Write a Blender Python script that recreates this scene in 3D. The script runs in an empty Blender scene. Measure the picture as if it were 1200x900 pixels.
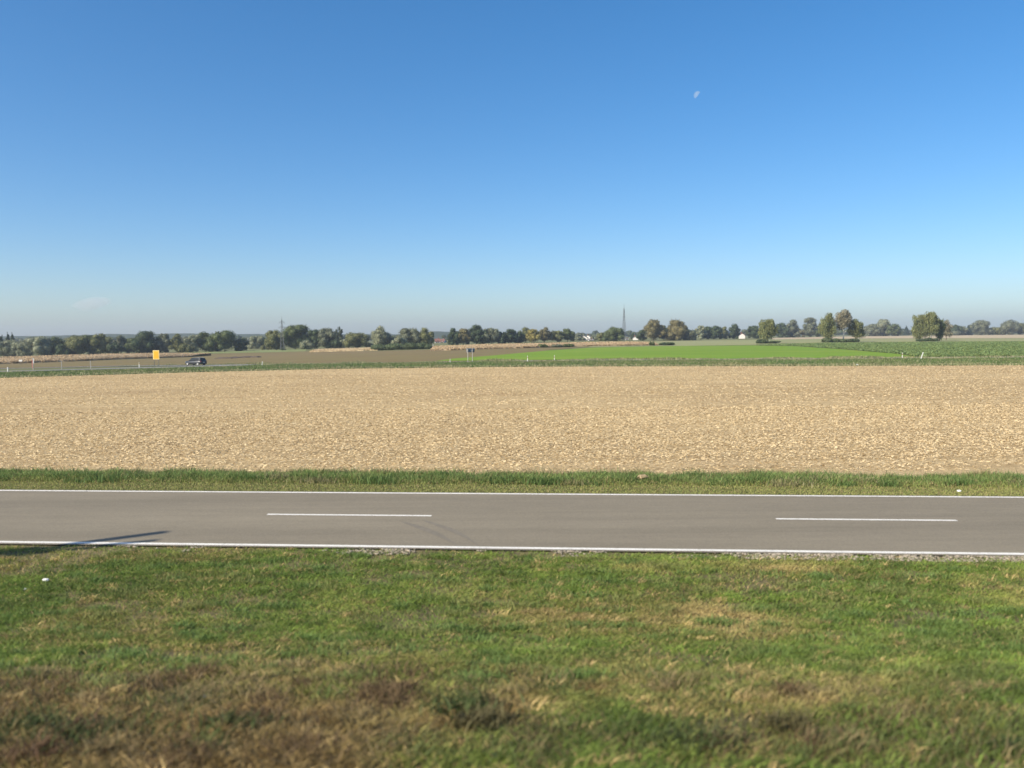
import bpy, bmesh, math, random
import numpy as np
from mathutils import Vector, Matrix

# ------------------------------------------------------------------ camera, sky, sun, exposure
C = bpy.context.scene.collection
SC = bpy.context.scene
rng = np.random.default_rng(7)
random.seed(7)
PI = math.pi
FPX, CAMH = 970.0, 4.28
PITCH = math.atan(57 / FPX)
ROLL = math.radians(0.477)
F = Vector((0, math.cos(PITCH), -math.sin(PITCH)))
R0 = Vector((1, 0, 0)); U0 = Vector((0, math.sin(PITCH), math.cos(PITCH)))
U = U0 * math.cos(ROLL) + R0 * math.sin(ROLL)
R = R0 * math.cos(ROLL) - U0 * math.sin(ROLL)
cam = bpy.data.cameras.new("camera")
camo = bpy.data.objects.new("camera", cam); C.objects.link(camo)
camo.matrix_world = Matrix(((R.x, U.x, -F.x, 0), (R.y, U.y, -F.y, 0), (R.z, U.z, -F.z, CAMH), (0, 0, 0, 1)))
cam.sensor_width = 36.0; cam.lens = 36.0 * FPX / 1200.0
cam.clip_start = 0.1; cam.clip_end = 20000
cam.dof.use_dof = True; cam.dof.focus_distance = 50.0; cam.dof.aperture_fstop = 0.75
SC.camera = camo

SUN_EL = math.radians(33.0)
SUN_AZ = math.radians(236.0)          # clockwise from +Y: behind and to the left of the view
SUN_DIR = Vector((math.sin(SUN_AZ) * math.cos(SUN_EL), math.cos(SUN_AZ) * math.cos(SUN_EL), math.sin(SUN_EL)))
world = bpy.data.worlds.new("World"); SC.world = world; world.use_nodes = True
wn = world.node_tree.nodes; wl = world.node_tree.links
bg = wn["Background"]
sky = wn.new("ShaderNodeTexSky"); sky.sky_type = 'NISHITA'; sky.sun_disc = False
sky.sun_elevation = SUN_EL; sky.sun_rotation = SUN_AZ
sky.altitude = 350; sky.air_density = 0.8; sky.dust_density = 1.45; sky.ozone_density = 3.0
hs = wn.new("ShaderNodeHueSaturation"); hs.inputs['Saturation'].default_value = 1.4
gm = wn.new("ShaderNodeGamma"); gm.inputs[1].default_value = 0.85      # softens the sky's contrast towards the horizon
wl.new(sky.outputs[0], gm.inputs[0]); wl.new(gm.outputs[0], hs.inputs['Color']); wl.new(hs.outputs[0], bg.inputs[0]); bg.inputs[1].default_value = 0.121
sl = bpy.data.lights.new("sun", 'SUN'); sl.energy = 4.0; sl.angle = math.radians(0.5); sl.color = (1.0, 0.915, 0.76)
so = bpy.data.objects.new("sun", sl); C.objects.link(so)
so.rotation_euler = (-SUN_DIR).to_track_quat('-Z', 'Y').to_euler()
so.location = (-40, -30, 60)
vs = SC.view_settings
vs.view_transform = 'Standard'; vs.look = 'None'; vs.exposure = 0.85; vs.gamma = 1.0; vs.use_curve_mapping = False
SC.render.engine = 'CYCLES'
SC.cycles.max_bounces = 6; SC.cycles.diffuse_bounces = 3; SC.cycles.transparent_max_bounces = 8
SC.cycles.volume_bounces = 0; SC.cycles.use_denoising = True; SC.cycles.denoiser = 'OPENIMAGEDENOISE'; SC.cycles.denoising_prefilter = 'ACCURATE'

# ------------------------------------------------------------------ small helpers
def horizon(px): return 393.0 - (px - 600) * math.tan(ROLL)

def ray(px, py):
    return F + R * ((px - 600) / FPX) + U * ((450 - py) / FPX)

_pd = np.arange(0, 700.0)
_pp = np.interp(_pd, [0, 95, 110, 140, 185, 262, 420, 700], [0, 0, .025, .22, .5, .81, 1, 1])
_k = np.ones(13) / 13
_pp = np.convolve(np.pad(_pp, 6, mode='edge'), _k, mode='valid')
_du = [-0.62, -.47, -.36, -.28, -.2, -.06, 0, .1]
_dd = [4.4, 3.4, 3.05, 2.6, 1.9, .75, .4, 0.0]

def zg(x, y):
    """height of the land: level by the railway, falling gently away on the left beyond the field"""
    x = np.asarray(x, float); y = np.asarray(y, float)
    yy = np.maximum(y, 60)
    D = np.interp(x / yy, _du, _dd)
    z = -D * np.interp(y, _pd, _pp)
    t = np.clip((13.2 - y) / 8.0, 0, 1)
    return z + 0.95 * t * t * (3 - 2 * t)

def ground_at(px, py):
    d = ray(px, py)
    prev = 3.0
    for k in range(1, 900):
        Y = 3.0 * 1.0085 ** k
        t = Y / d.y
        if CAMH + d.z * t < zg(d.x * t, Y):
            lo, hi = prev, Y
            for _ in range(30):
                m = (lo + hi) / 2; t = m / d.y
                if CAMH + d.z * t < zg(d.x * t, m): hi = m
                else: lo = m
            t = hi / d.y
            return Vector((d.x * t, hi, float(zg(d.x * t, hi))))
        prev = Y
    t = 3000 / d.y
    return Vector((d.x * t, 3000, 0))

def at_depth(px, Y):
    d = ray(px, horizon(px)); t = Y / d.y
    x = d.x * t
    return Vector((x, Y, float(zg(x, Y))))

def top_z(px, py, Y):
    d = ray(px, py); return CAMH + d.z * Y / d.y

_tab = np.random.default_rng(3).random((256, 256))
def vnoise(x, y, s, seed=0):
    x = np.asarray(x) / s + seed * 17.31; y = np.asarray(y) / s + seed * 7.77
    xi = np.floor(x).astype(int); yi = np.floor(y).astype(int)
    fx = x - xi; fy = y - yi
    fx = fx * fx * (3 - 2 * fx); fy = fy * fy * (3 - 2 * fy)
    g = lambda a, b: _tab[a % 256, b % 256]
    return (g(xi, yi) * (1 - fx) + g(xi + 1, yi) * fx) * (1 - fy) + (g(xi, yi + 1) * (1 - fx) + g(xi + 1, yi + 1) * fx) * fy
def fbm(x, y, s, seed=0, o=4):
    v = 0; a = .5; t = 0
    for k in range(o):
        v = v + a * vnoise(x, y, s, seed + k); t += a; a *= .55; s = s / 2.1
    return v / t

def srgb(r, g, b):
    f = lambda c: (c / 255) / 12.92 if c / 255 <= .04045 else ((c / 255 + .055) / 1.055) ** 2.4
    return (f(r), f(g), f(b))

def tag(o, label=None, cat=None, group=None, kind=None):
    if label: o['label'] = label
    if cat: o['category'] = cat
    if group: o['group'] = group
    if kind: o['kind'] = kind
    return o

def empty(name, loc, rz=0):
    o = bpy.data.objects.new(name, None); C.objects.link(o)
    o.location = loc; o.rotation_euler = (0, 0, rz); o.empty_display_size = .3
    return o

def link_mesh(name, me, mat, parent=None):
    o = bpy.data.objects.new(name, me); C.objects.link(o)
    if mat is not None: me.materials.append(mat)
    if parent is not None: o.parent = parent
    return o

def fast_mesh(name, V, faces, mat, parent=None, col=None, smooth=False):
    """V (n,3); faces: list of int arrays (m,k); one colour per vertex when col is given"""
    me = bpy.data.meshes.new(name)
    V = np.asarray(V, np.float32)
    me.vertices.add(len(V)); me.vertices.foreach_set('co', V.ravel())
    idx = np.concatenate([f.ravel() for f in faces]).astype(np.int32)
    cnt = np.concatenate([np.full(len(f), f.shape[1]) for f in faces]).astype(np.int32)
    st = np.concatenate([[0], np.cumsum(cnt)[:-1]]).astype(np.int32)
    me.loops.add(len(idx)); me.loops.foreach_set('vertex_index', idx)
    me.polygons.add(len(cnt)); me.polygons.foreach_set('loop_start', st)
    try: me.polygons.foreach_set('loop_total', cnt)
    except Exception: pass
    me.update(calc_edges=True); me.validate()
    if smooth: me.polygons.foreach_set('use_smooth', np.ones(len(cnt), bool))
    if col is not None:
        a = me.color_attributes.new('Col', 'FLOAT_COLOR', 'POINT')
        c = np.ones((len(V), 4), np.float32); c[:, :3] = col
        a.data.foreach_set('color', c.ravel())
    return link_mesh(name, me, mat, parent)

class MB:
    """collects boxes, bars and tubes and links them as one mesh"""
    def __init__(s): s.bm = bmesh.new()
    def box(s, c, d, rot=None, bevel=0):
        r = bmesh.ops.create_cube(s.bm, size=1)
        M = Matrix.Translation(c) @ (rot.to_4x4() if rot else Matrix()) @ Matrix.Diagonal((d[0], d[1], d[2], 1))
        bmesh.ops.transform(s.bm, matrix=M, verts=r['verts'])
        if bevel:
            es = list({e for v in r['verts'] for e in v.link_edges})
            bmesh.ops.bevel(s.bm, geom=es, offset=bevel, segments=2, affect='EDGES', profile=.5)
        return s
    def tube(s, a, b, r0, r1=None, n=10):
        a = Vector(a); b = Vector(b); r1 = r0 if r1 is None else r1
        r = bmesh.ops.create_cone(s.bm, cap_ends=True, segments=n, radius1=r0, radius2=max(r1, 1e-4), depth=(b - a).length)
        M = Matrix.Translation((a + b) / 2) @ (b - a).to_track_quat('Z', 'Y').to_matrix().to_4x4()
        bmesh.ops.transform(s.bm, matrix=M, verts=r['verts'])
        return s
    def poly(s, pts, thick=None, axis=None):
        vs_ = [s.bm.verts.new(p) for p in pts]
        f = s.bm.faces.new(vs_)
        if thick:
            e = bmesh.ops.extrude_face_region(s.bm, geom=[f])
            bmesh.ops.translate(s.bm, vec=Vector(axis) * thick, verts=[v for v in e['geom'] if isinstance(v, bmesh.types.BMVert)])
        return s
    def build(s, name, mat, parent=None, smooth=False):
        bmesh.ops.recalc_face_normals(s.bm, faces=s.bm.faces)
        me = bpy.data.meshes.new(name); s.bm.to_mesh(me); s.bm.free()
        if smooth:
            for p in me.polygons: p.use_smooth = True
        return link_mesh(name, me, mat, parent)

# ------------------------------------------------------------------ materials
def new_mat(name):
    m = bpy.data.materials.new(name); m.use_nodes = True
    nt = m.node_tree; b = nt.nodes['Principled BSDF']
    return m, nt, b

def noise_node(nt, scale, detail=6, rough=.6, vec=None, stretch=None):
    n = nt.nodes.new('ShaderNodeTexNoise'); n.inputs['Scale'].default_value = scale
    n.inputs['Detail'].default_value = detail; n.inputs['Roughness'].default_value = rough
    g = nt.nodes.new('ShaderNodeNewGeometry')
    if stretch:
        mp = nt.nodes.new('ShaderNodeMapping'); mp.inputs['Scale'].default_value = stretch
        nt.links.new(g.outputs['Position'], mp.inputs[0]); nt.links.new(mp.outputs[0], n.inputs['Vector'])
    else:
        nt.links.new(g.outputs['Position'], n.inputs['Vector'])
    return n

def ramp(nt, fac, stops):
    r = nt.nodes.new('ShaderNodeValToRGB'); e = r.color_ramp.elements
    while len(e) < len(stops): e.new(.5)
    for k, (p, c) in enumerate(stops): e[k].position = p; e[k].color = (*c, 1)
    nt.links.new(fac, r.inputs[0]); return r

def mix_rgb(nt, f, a, b, mode='MIX'):
    m = nt.nodes.new('ShaderNodeMix'); m.data_type = 'RGBA'; m.blend_type = mode
    for sck, v in ((m.inputs[0], f), (m.inputs[6], a), (m.inputs[7], b)):
        if hasattr(v, 'links') or hasattr(v, 'is_output'): nt.links.new(v, sck)
        elif isinstance(v, (int, float)): sck.default_value = v
        else: sck.default_value = (*v, 1)
    return m.outputs[2]

def ground_mat(name, stops, scale, scale2=None, stops2=None, stretch=None, bump=0, bscale=None, rough=.95, f2=.5):
    m, nt, b = new_mat(name)
    n = noise_node(nt, scale, 8, .62, stretch=stretch)
    c = ramp(nt, n.outputs[0], stops).outputs[0]
    if scale2:
        n2 = noise_node(nt, scale2, 5, .6, stretch=stretch)
        c2 = ramp(nt, n2.outputs[0], stops2).outputs[0]
        c = mix_rgb(nt, f2, c, c2)
    nt.links.new(c, b.inputs['Base Color'])
    b.inputs['Roughness'].default_value = rough; b.inputs['Specular IOR Level'].default_value = .15
    if bump:
        bp = nt.nodes.new('ShaderNodeBump'); bp.inputs['Strength'].default_value = 1; bp.inputs['Distance'].default_value = bump
        nb = noise_node(nt, bscale or scale * 3, 6, .65)
        nt.links.new(nb.outputs[0], bp.inputs['Height']); nt.links.new(bp.outputs[0], b.inputs['Normal'])
    return m

def leaf_mat(name, trans=.3, rough=.6):
    """leaf, blade or straw: colour from the mesh, some light passing through"""
    m, nt, b = new_mat(name)
    a = nt.nodes.new('ShaderNodeAttribute'); a.attribute_name = 'Col'
    nt.links.new(a.outputs['Color'], b.inputs['Base Color'])
    b.inputs['Roughness'].default_value = rough; b.inputs['Specular IOR Level'].default_value = .2
    t = nt.nodes.new('ShaderNodeBsdfTranslucent'); nt.links.new(a.outputs['Color'], t.inputs[0])
    mx = nt.nodes.new('ShaderNodeMixShader'); mx.inputs[0].default_value = trans
    out = nt.nodes['Material Output']
    nt.links.new(b.outputs[0], mx.inputs[1]); nt.links.new(t.outputs[0], mx.inputs[2]); nt.links.new(mx.outputs[0], out.inputs[0])
    return m

def paint(name, col, rough=.5, metal=0, var=.12, scale=8, coat=0):
    m, nt, b = new_mat(name)
    n = noise_node(nt, scale, 5, .6)
    c = ramp(nt, n.outputs[0], [(.3, tuple(x * (1 - var) for x in col)), (.7, tuple(min(1, x * (1 + var)) for x in col))]).outputs[0]
    nt.links.new(c, b.inputs['Base Color'])
    b.inputs['Roughness'].default_value = rough; b.inputs['Metallic'].default_value = metal
    b.inputs['Coat Weight'].default_value = coat
    return m

M = {}
M['land'] = ground_mat('land', [(.3, (.14, .14, .06)), (.5, (.17, .17, .07)), (.7, (.13, .16, .055))], .02, .5, [(.3, (.12, .13, .05)), (.7, (.19, .18, .085))], bump=.05, bscale=2)
M['slope'] = ground_mat('slope_soil', [(.3, (.10, .085, .04)), (.5, (.16, .135, .065)), (.7, (.26, .2, .115))], .5, 6, [(.3, (.09, .08, .035)), (.7, (.24, .19, .10))], bump=.05, bscale=5)
M['verge'] = ground_mat('verge_soil', [(.3, (.08, .09, .03)), (.7, (.14, .14, .055))], .8, 7, [(.3, (.07, .08, .03)), (.7, (.16, .14, .07))], bump=.03, bscale=8)
M['stubble'] = ground_mat('stubble', [(.28, (.36, .25, .135)), (.5, (.5, .375, .2)), (.72, (.58, .45, .25))], .12, 5.5, [(.34, (.34, .235, .125)), (.46, (.52, .38, .2)), (.62, (.66, .51, .29))], stretch=(1, 1.15, 1), bump=.09, bscale=5, f2=.62)
def add_rows(m, stretch, scale, lo, hi, fac):
    nt = m.node_tree; b = nt.nodes['Principled BSDF']
    src = b.inputs['Base Color'].links[0].from_socket
    n = noise_node(nt, scale, 4, .6, stretch=stretch)
    c = ramp(nt, n.outputs[0], [(.35, lo), (.65, hi)]).outputs[0]
    nt.links.new(mix_rgb(nt, fac, src, c, 'MULTIPLY'), b.inputs['Base Color'])
add_rows(M['stubble'], (.02, 1, 1), .9, (.80, .77, .72), (1.05, 1.05, 1.03), .8)
add_rows(M['stubble'], (.35, 1, 1), .035, (.80, .77, .74), (1.0, 1.0, 1.0), .9)
M['plough'] = ground_mat('plough', [(.3, (.195, .14, .072)), (.5, (.205, .16, .068)), (.7, (.165, .155, .052))], .018, .25, [(.3, (.165, .12, .058)), (.7, (.225, .18, .08))], stretch=(.35, 1, 1), bump=.06, bscale=1.5)
M['green'] = ground_mat('green_crop', [(.3, (.135, .25, .02)), (.52, (.165, .275, .024)), (.72, (.23, .285, .045))], .03, .3, [(.3, (.125, .24, .02)), (.74, (.215, .295, .04))], stretch=(.3, 1, 1), bump=.05, bscale=3)
add_rows(M['green'], (.012, .25, 1), .6, (.84, .86, .8), (1.0, 1.0, 1.0), .8)
add_rows(M['green'], (.12, .5, 1), .12, (1.0, 1.0, 1.0), (1.25, 1.05, 1.2), .5)
add_rows(M['plough'], (.012, .25, 1), .7, (.86, .85, .84), (1.0, 1.0, 1.0), .8)
M['crop'] = ground_mat('dark_crop', [(.3, (.15, .2, .075)), (.7, (.2, .24, .095))], .05, .5, [(.3, (.125, .175, .065)), (.7, (.22, .25, .11))], stretch=(.5, 1, 1), bump=.2, bscale=1.5)
M['meadow'] = ground_mat('meadow', [(.3, (.2, .24, .085)), (.55, (.29, .28, .13)), (.75, (.36, .31, .17))], .03, .3, [(.3, (.2, .23, .09)), (.7, (.33, .3, .16))], stretch=(.3, 1, 1), bump=.04, bscale=3)
M['pasture'] = ground_mat('pasture', [(.3, (.17, .22, .075)), (.7, (.25, .26, .11))], .05, .4, [(.3, (.16, .21, .07)), (.7, (.26, .26, .12))], stretch=(.3, 1, 1))
M['tanfield'] = ground_mat('tan_field', [(.3, (.40, .31, .19)), (.7, (.52, .42, .27))], .02, .2, [(.3, (.38, .29, .18)), (.7, (.54, .44, .28))], stretch=(.3, 1, 1))
M['bank'] = ground_mat('bank_soil', [(.3, (.10, .12, .045)), (.7, (.17, .17, .08))], .1, 1.5, [(.3, (.09, .11, .04)), (.7, (.18, .17, .09))])
M['farasphalt'] = ground_mat('far_asphalt', [(.3, (.2, .195, .185)), (.7, (.27, .26, .245))], .1)
M['gravel'] = ground_mat('gravel', [(.3, (.34, .29, .22)), (.7, (.56, .5, .42))], 3, 22, [(.35, (.22, .18, .13)), (.6, (.6, .55, .47))], bump=.04, bscale=20)
M['white_paint'] = ground_mat('white_paint', [(.3, (.6, .57, .51)), (.7, (.8, .765, .69))], 1.2, 14, [(.34, (.3, .27, .22)), (.46, (.82, .785, .71))], rough=.7, f2=.45)
M['leaf'] = leaf_mat('leaf', .28)
M['blade'] = leaf_mat('grass_blade', .3)
M['straw'] = leaf_mat('straw', .12, .75)
M['bark'] = paint('bark', (.12, .09, .065), .9, var=.3, scale=3)
M['birch_bark'] = paint('birch_bark', (.62, .58, .5), .8, var=.25, scale=2)
M['galv'] = paint('galvanised_steel', (.12, .125, .13), .5, .3, var=.15, scale=2)
M['darksteel'] = paint('dark_steel', (.14, .145, .15), .5, .4)
M['white'] = paint('white_plastic', (.62, .62, .59), .5, var=.06)
M['black'] = paint('black_plastic', (.025, .025, .027), .5)
M['paper'] = paint('paper', (.82, .82, .8), .8, var=.05)
M['wall'] = paint('render_wall', (.62, .60, .56), .85, var=.06, scale=.6)
M['roof'] = paint('roof_tile', (.20, .085, .06), .85, var=.25, scale=1.5)
M['greyroof'] = paint('grey_roof', (.22, .20, .19), .85, var=.2, scale=1.5)
M['glass_dark'] = paint('window_glass', (.03, .035, .04), .08, var=.1)

# asphalt: worn grey with darker wheel tracks across the lanes and fine grain
def asphalt_mat():
    m, nt, b = new_mat('asphalt')
    n1 = noise_node(nt, .35, 6, .6, stretch=(.25, 1, 1))
    n2 = noise_node(nt, 26, 6, .8)
    n3 = noise_node(nt, 3.0, 8, .75, stretch=(.25, 1.6, 1))
    c = ramp(nt, n1.outputs[0], [(.34, (.18, .151, .104)), (.66, (.27, .228, .158))]).outputs[0]
    c = mix_rgb(nt, .28, c, ramp(nt, n3.outputs[0], [(.34, (.15, .127, .089)), (.66, (.30, .255, .18))]).outputs[0])
    c = mix_rgb(nt, .36, c, ramp(nt, n2.outputs[0], [(.34, (.10, .086, .062)), (.66, (.34, .29, .21))]).outputs[0])
    nt.links.new(c, b.inputs['Base Color'])
    b.inputs['Roughness'].default_value = .85; b.inputs['Specular IOR Level'].default_value = .3
    bp = nt.nodes.new('ShaderNodeBump'); bp.inputs['Distance'].default_value = .004
    nt.links.new(n2.outputs[0], bp.inputs['Height']); nt.links.new(bp.outputs[0], b.inputs['Normal'])
    return m
M['asphalt'] = asphalt_mat()
add_rows(M['asphalt'], (.012, 1, 1), 1.1, (.88, .88, .88), (1.03, 1.03, 1.03), 1.0)
M['skid'] = paint('tyre_rubber_mark', (.18,.153,.111), .85, var=.12, scale=6)

# ------------------------------------------------------------------ the land
def sheet(name, xs, ys, mat, off):
    X, Y = np.meshgrid(xs, ys)
    Z = zg(X, Y) + off
    V = np.stack([X, Y, Z], -1).reshape(-1, 3)
    nx, ny = len(xs), len(ys)
    i = np.arange(nx * ny).reshape(ny, nx)
    Fq = np.stack([i[:-1, :-1], i[:-1, 1:], i[1:, 1:], i[1:, :-1]], -1).reshape(-1, 4)
    return tag(fast_mesh(name, V, [Fq], mat, smooth=True), kind='structure')

xs = np.concatenate([[-3500, -2500, -1800, -1300, -1000], np.arange(-800, -60, 10), np.arange(-60, 60, 3), np.arange(60, 801, 10), [1000, 1300, 1800, 2500, 3500]])
ys = np.concatenate([[-250, -120, -60, -30], np.arange(-12, 26, 1.0), np.arange(26, 100, 6), np.arange(100, 480, 8), [500, 540, 600, 700, 850, 1050, 1300, 1700, 2200, 2800, 3500]])
sheet('ground', xs, ys, M['land'], -0.07)

def patch(name, poly, mat, off, cell, kind='structure'):
    bm = bmesh.new()
    bm.faces.new([bm.verts.new((p[0], p[1], 0)) for p in poly])
    x0, x1 = min(p[0] for p in poly), max(p[0] for p in poly)
    y0, y1 = min(p[1] for p in poly), max(p[1] for p in poly)
    for ax, lo, hi in ((0, x0, x1), (1, y0, y1)):
        n = int((hi - lo) / cell)
        for k in range(1, n + 1):
            co = [0, 0, 0]; no = [0, 0, 0]; co[ax] = lo + k * cell; no[ax] = 1
            if co[ax] < hi - 1e-3:
                bmesh.ops.bisect_plane(bm, geom=bm.verts[:] + bm.edges[:] + bm.faces[:], plane_co=co, plane_no=no)
    for v in bm.verts: v.co.z = float(zg(v.co.x, v.co.y)) + off
    bmesh.ops.recalc_face_normals(bm, faces=bm.faces)
    me = bpy.data.meshes.new(name); bm.to_mesh(me); bm.free()
    for p in me.polygons:
        p.use_smooth = True
    o = link_mesh(name, me, mat)
    return tag(o, kind=kind)

# near road: straight, its axis found from the two dashes of the centre line
ca, cb = ground_at(409, 604.6), ground_at(1020, 609.6)
rdir = Vector((cb.x - ca.x, cb.y - ca.y, 0)).normalized()
pn = (ground_at(100, 635.5) + ground_at(1100, 651.3)) / 2; pf = (ground_at(100, 577.6) + ground_at(1100, 581.6)) / 2
rdir2 = (ground_at(1100, 651.3) - ground_at(100, 635.5)).normalized() + (ground_at(1100, 581.6) - ground_at(100, 577.6)).normalized()
rdir = Vector((rdir2.x, rdir2.y, 0)).normalized()
rnor = Vector((-rdir.y, rdir.x, 0))
rorg = Vector((ca.x, ca.y, 0))
E_NEAR = (Vector((pn.x, pn.y, 0)) - rorg).dot(rnor)
E_FAR = (Vector((pf.x, pf.y, 0)) - rorg).dot(rnor)
def rp(s, t): return rorg + rdir * s + rnor * t      # along the road, across it
print('road edges', E_NEAR, E_FAR, 'dir', rdir)
def strip(name, s0, s1, t0, t1, mat, off, ns=40, bow=0):
    V = []; n = ns + 1
    for k in range(n):
        s = s0 + (s1 - s0) * k / ns
        for t in (t0, t1):
            p = rp(s, t); V.append((p.x, p.y, float(zg(p.x, p.y)) + off))
    i = np.arange(ns)
    Fq = np.stack([2 * i, 2 * i + 2, 2 * i + 3, 2 * i + 1], -1)
    return fast_mesh(name, V, [Fq], mat)
RN, RF = E_NEAR - .16, E_FAR + .14
tag(strip('road', -160, 160, RN, RF, M['asphalt'], .02), kind='structure')
tag(strip('road_marking', -160, 160, E_NEAR - .07, E_NEAR + .07, M['white_paint'], .024), kind='structure')
tag(strip('road_marking', -160, 160, E_FAR - .065, E_FAR + .065, M['white_paint'], .024), kind='structure')
s_left = (ground_at(313, 604.0) - rorg).dot(rdir)
for k in range(-12, 13):
    s0 = s_left + 12.0 * k
    tag(strip('road_marking', s0, s0 + 4.0, -.06, .06, M['white_paint'], .024, ns=4), kind='structure')
# dark tyre marks curving over the near lane
for (a, b, w) in (((470, 612), (538, 642), .10), ((497, 611), (560, 640), .09)):
    pa, pb = ground_at(*a), ground_at(*b)
    V = []; n = 14
    d = (pb - pa); nn = Vector((-d.y, d.x, 0)).normalized()
    for k in range(n + 1):
        f = k / n; p = pa + d * f + nn * (.12 * math.sin(f * PI))
        ww = w * (.25 + .75 * math.sin(PI * min(1, f * 1.1 + .05)))
        for sg in (-1, 1): V.append((p.x + nn.x * ww * sg, p.y + nn.y * ww * sg, .0225))
    i = np.arange(n)
    tag(fast_mesh('tyre_mark', V, [np.stack([2 * i, 2 * i + 2, 2 * i + 3, 2 * i + 1], -1)], M['skid']), kind='structure')

# grass slope between railway and road, verge between road and field, the stubble field
sheet('grass_slope', np.arange(-60, 61, 1.5), np.arange(-14, 15.6, .6), M['slope'], -.012)
tag(strip('grass_slope', -120, 120, RN - 1.9, RN, M['slope'], -.008, ns=60), kind='structure')
VB = RF + 2.6      # back of the verge
tag(strip('road_verge', -160, 160, RF, VB + .4, M['verge'], .004, ns=60), kind='structure')
bl = [ground_at(px, py) for px, py in ((-150, 447), (0, 443), (120, 439.5), (240, 436), (400, 432.3), (600, 430), (800, 429.3), (1000, 429), (1200, 428.2), (1350, 427.5))]
sl_, sr_ = rp(-150, VB), rp(150, VB)
patch('stubble_field', [(sl_.x, sl_.y)] + [(sr_.x, sr_.y)] + [(150, 112)] + [(p.x, p.y) for p in reversed(bl)] + [(-120, 88)], M['stubble'], .006, 6)

# far road: comes from the right behind its grass bank and bends towards us at the left, with a junction
def smooth_path(pts, n=60):
    P = np.array(pts, float); t = np.linspace(0, len(P) - 1, n)
    out = []
    for q in t:
        i = min(int(q), len(P) - 2); f = q - i
        p0 = P[max(i - 1, 0)]; p1 = P[i]; p2 = P[i + 1]; p3 = P[min(i + 2, len(P) - 1)]
        out.append(.5 * (2 * p1 + (p2 - p0) * f + (2 * p0 - 5 * p1 + 4 * p2 - p3) * f * f + (3 * p1 - p0 - 3 * p2 + p3) * f ** 3))
    return np.array(out)
def ribbon(name, path, w0, w1, mat, off):
    d = np.gradient(path, axis=0); d /= np.linalg.norm(d, axis=1)[:, None]
    nn = np.stack([-d[:, 1], d[:, 0]], -1)
    a = path + nn * w0; b = path + nn * w1
    V = np.zeros((len(path) * 2, 3)); V[0::2, :2] = a; V[1::2, :2] = b
    V[:, 2] = zg(V[:, 0], V[:, 1]) + off
    i = np.arange(len(path) - 1)
    return fast_mesh(name, V, [np.stack([2 * i, 2 * i + 1, 2 * i + 3, 2 * i + 2], -1)], mat)
fr = smooth_path([(170, 134), (110, 134.5), (66, 135), (20, 137), (0, 138.5), (-29, 147), (-61, 164), (-98, 178), (-160, 195)])
br = smooth_path([(-50, 154), (-62, 143), (-76, 128), (-96, 112), (-130, 92)])
tag(ribbon('far_road', fr, -3.3, 3.3, M['farasphalt'], .02), kind='structure')
tag(ribbon('side_road', br, -5.5, 4.5, M['farasphalt'], .045), kind='structure')
tag(ribbon('road_marking', fr, -3.1, -2.95, M['white_paint'], .05), kind='structure')
tag(ribbon('road_marking', fr, 2.95, 3.1, M['white_paint'], .05), kind='structure')
def frd(x): return float(np.interp(x, fr[::-1, 0], fr[::-1, 1]))      # depth of the far road at x
bank_poly = [(p.x, p.y) for p in bl] + [(x, frd(x) - 3.6) for x in (150, 110, 66, 20, 0, -29, -61)] + [(-70, 132), (-90, 114), (-104, 102)]
patch('grass_bank', bank_poly, M['bank'], .012, 8)

# fields beyond
def poly_px(pts): return [tuple(ground_at(*p)[:2]) for p in pts]
patch('ploughed_field', [(-160, 200), (-98, 184), (-61, 170), (-29, 152), (0, 144)] + poly_px([(640, 423.2), (640, 410.4), (690, 406.4), (600, 408.2), (505, 409.6), (445, 411.5), (360, 411.6), (290, 413.5), (215, 415.2), (100, 419), (0, 421)]) + [(-230, 300)], M['plough'], .0, 12)
patch('green_field', [(-14, 151)] + poly_px([(530, 420.5), (580, 416.5), (640, 411.0), (700, 407.2), (780, 405.6), (880, 404.8), (930, 405.6), (990, 409.6), (1050, 414.6), (1080, 419)]) + [(70, 139.5), (20, 141.2)], M['green'], .03, 12)
patch('dark_crop_field', poly_px([(885, 404.4), (960, 402.2), (1080, 401.0), (1200, 400.4), (1500, 398)]) + [(140, 141)] + [(72, 139.5)] + poly_px([(1082, 418.6), (1052, 414.2), (992, 409.2), (932, 405.2)]), M['crop'], .03, 12)
patch('meadow', poly_px([(690, 406.8), (795, 405.4), (880, 404.3), (960, 401.8), (1080, 400.6), (1200, 400.0), (1500, 397.6), (1500, 395), (1200, 396.4), (1010, 396.8), (900, 398.0), (800, 399.4), (690, 401.6)]), M['meadow'], .0, 16)
patch('harvested_field', poly_px([(905, 397.8), (1010, 396.6), (1200, 396.1), (1500, 394.5), (1500, 389.4), (1200, 392.1), (1010, 393.9), (905, 396.0)]), M['tanfield'], .0, 24)
patch('pasture', poly_px([(208, 415), (290, 413.3), (358, 411.6), (360, 408.6), (290, 410.6), (215, 413)]), M['pasture'], .02, 10)
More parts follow.
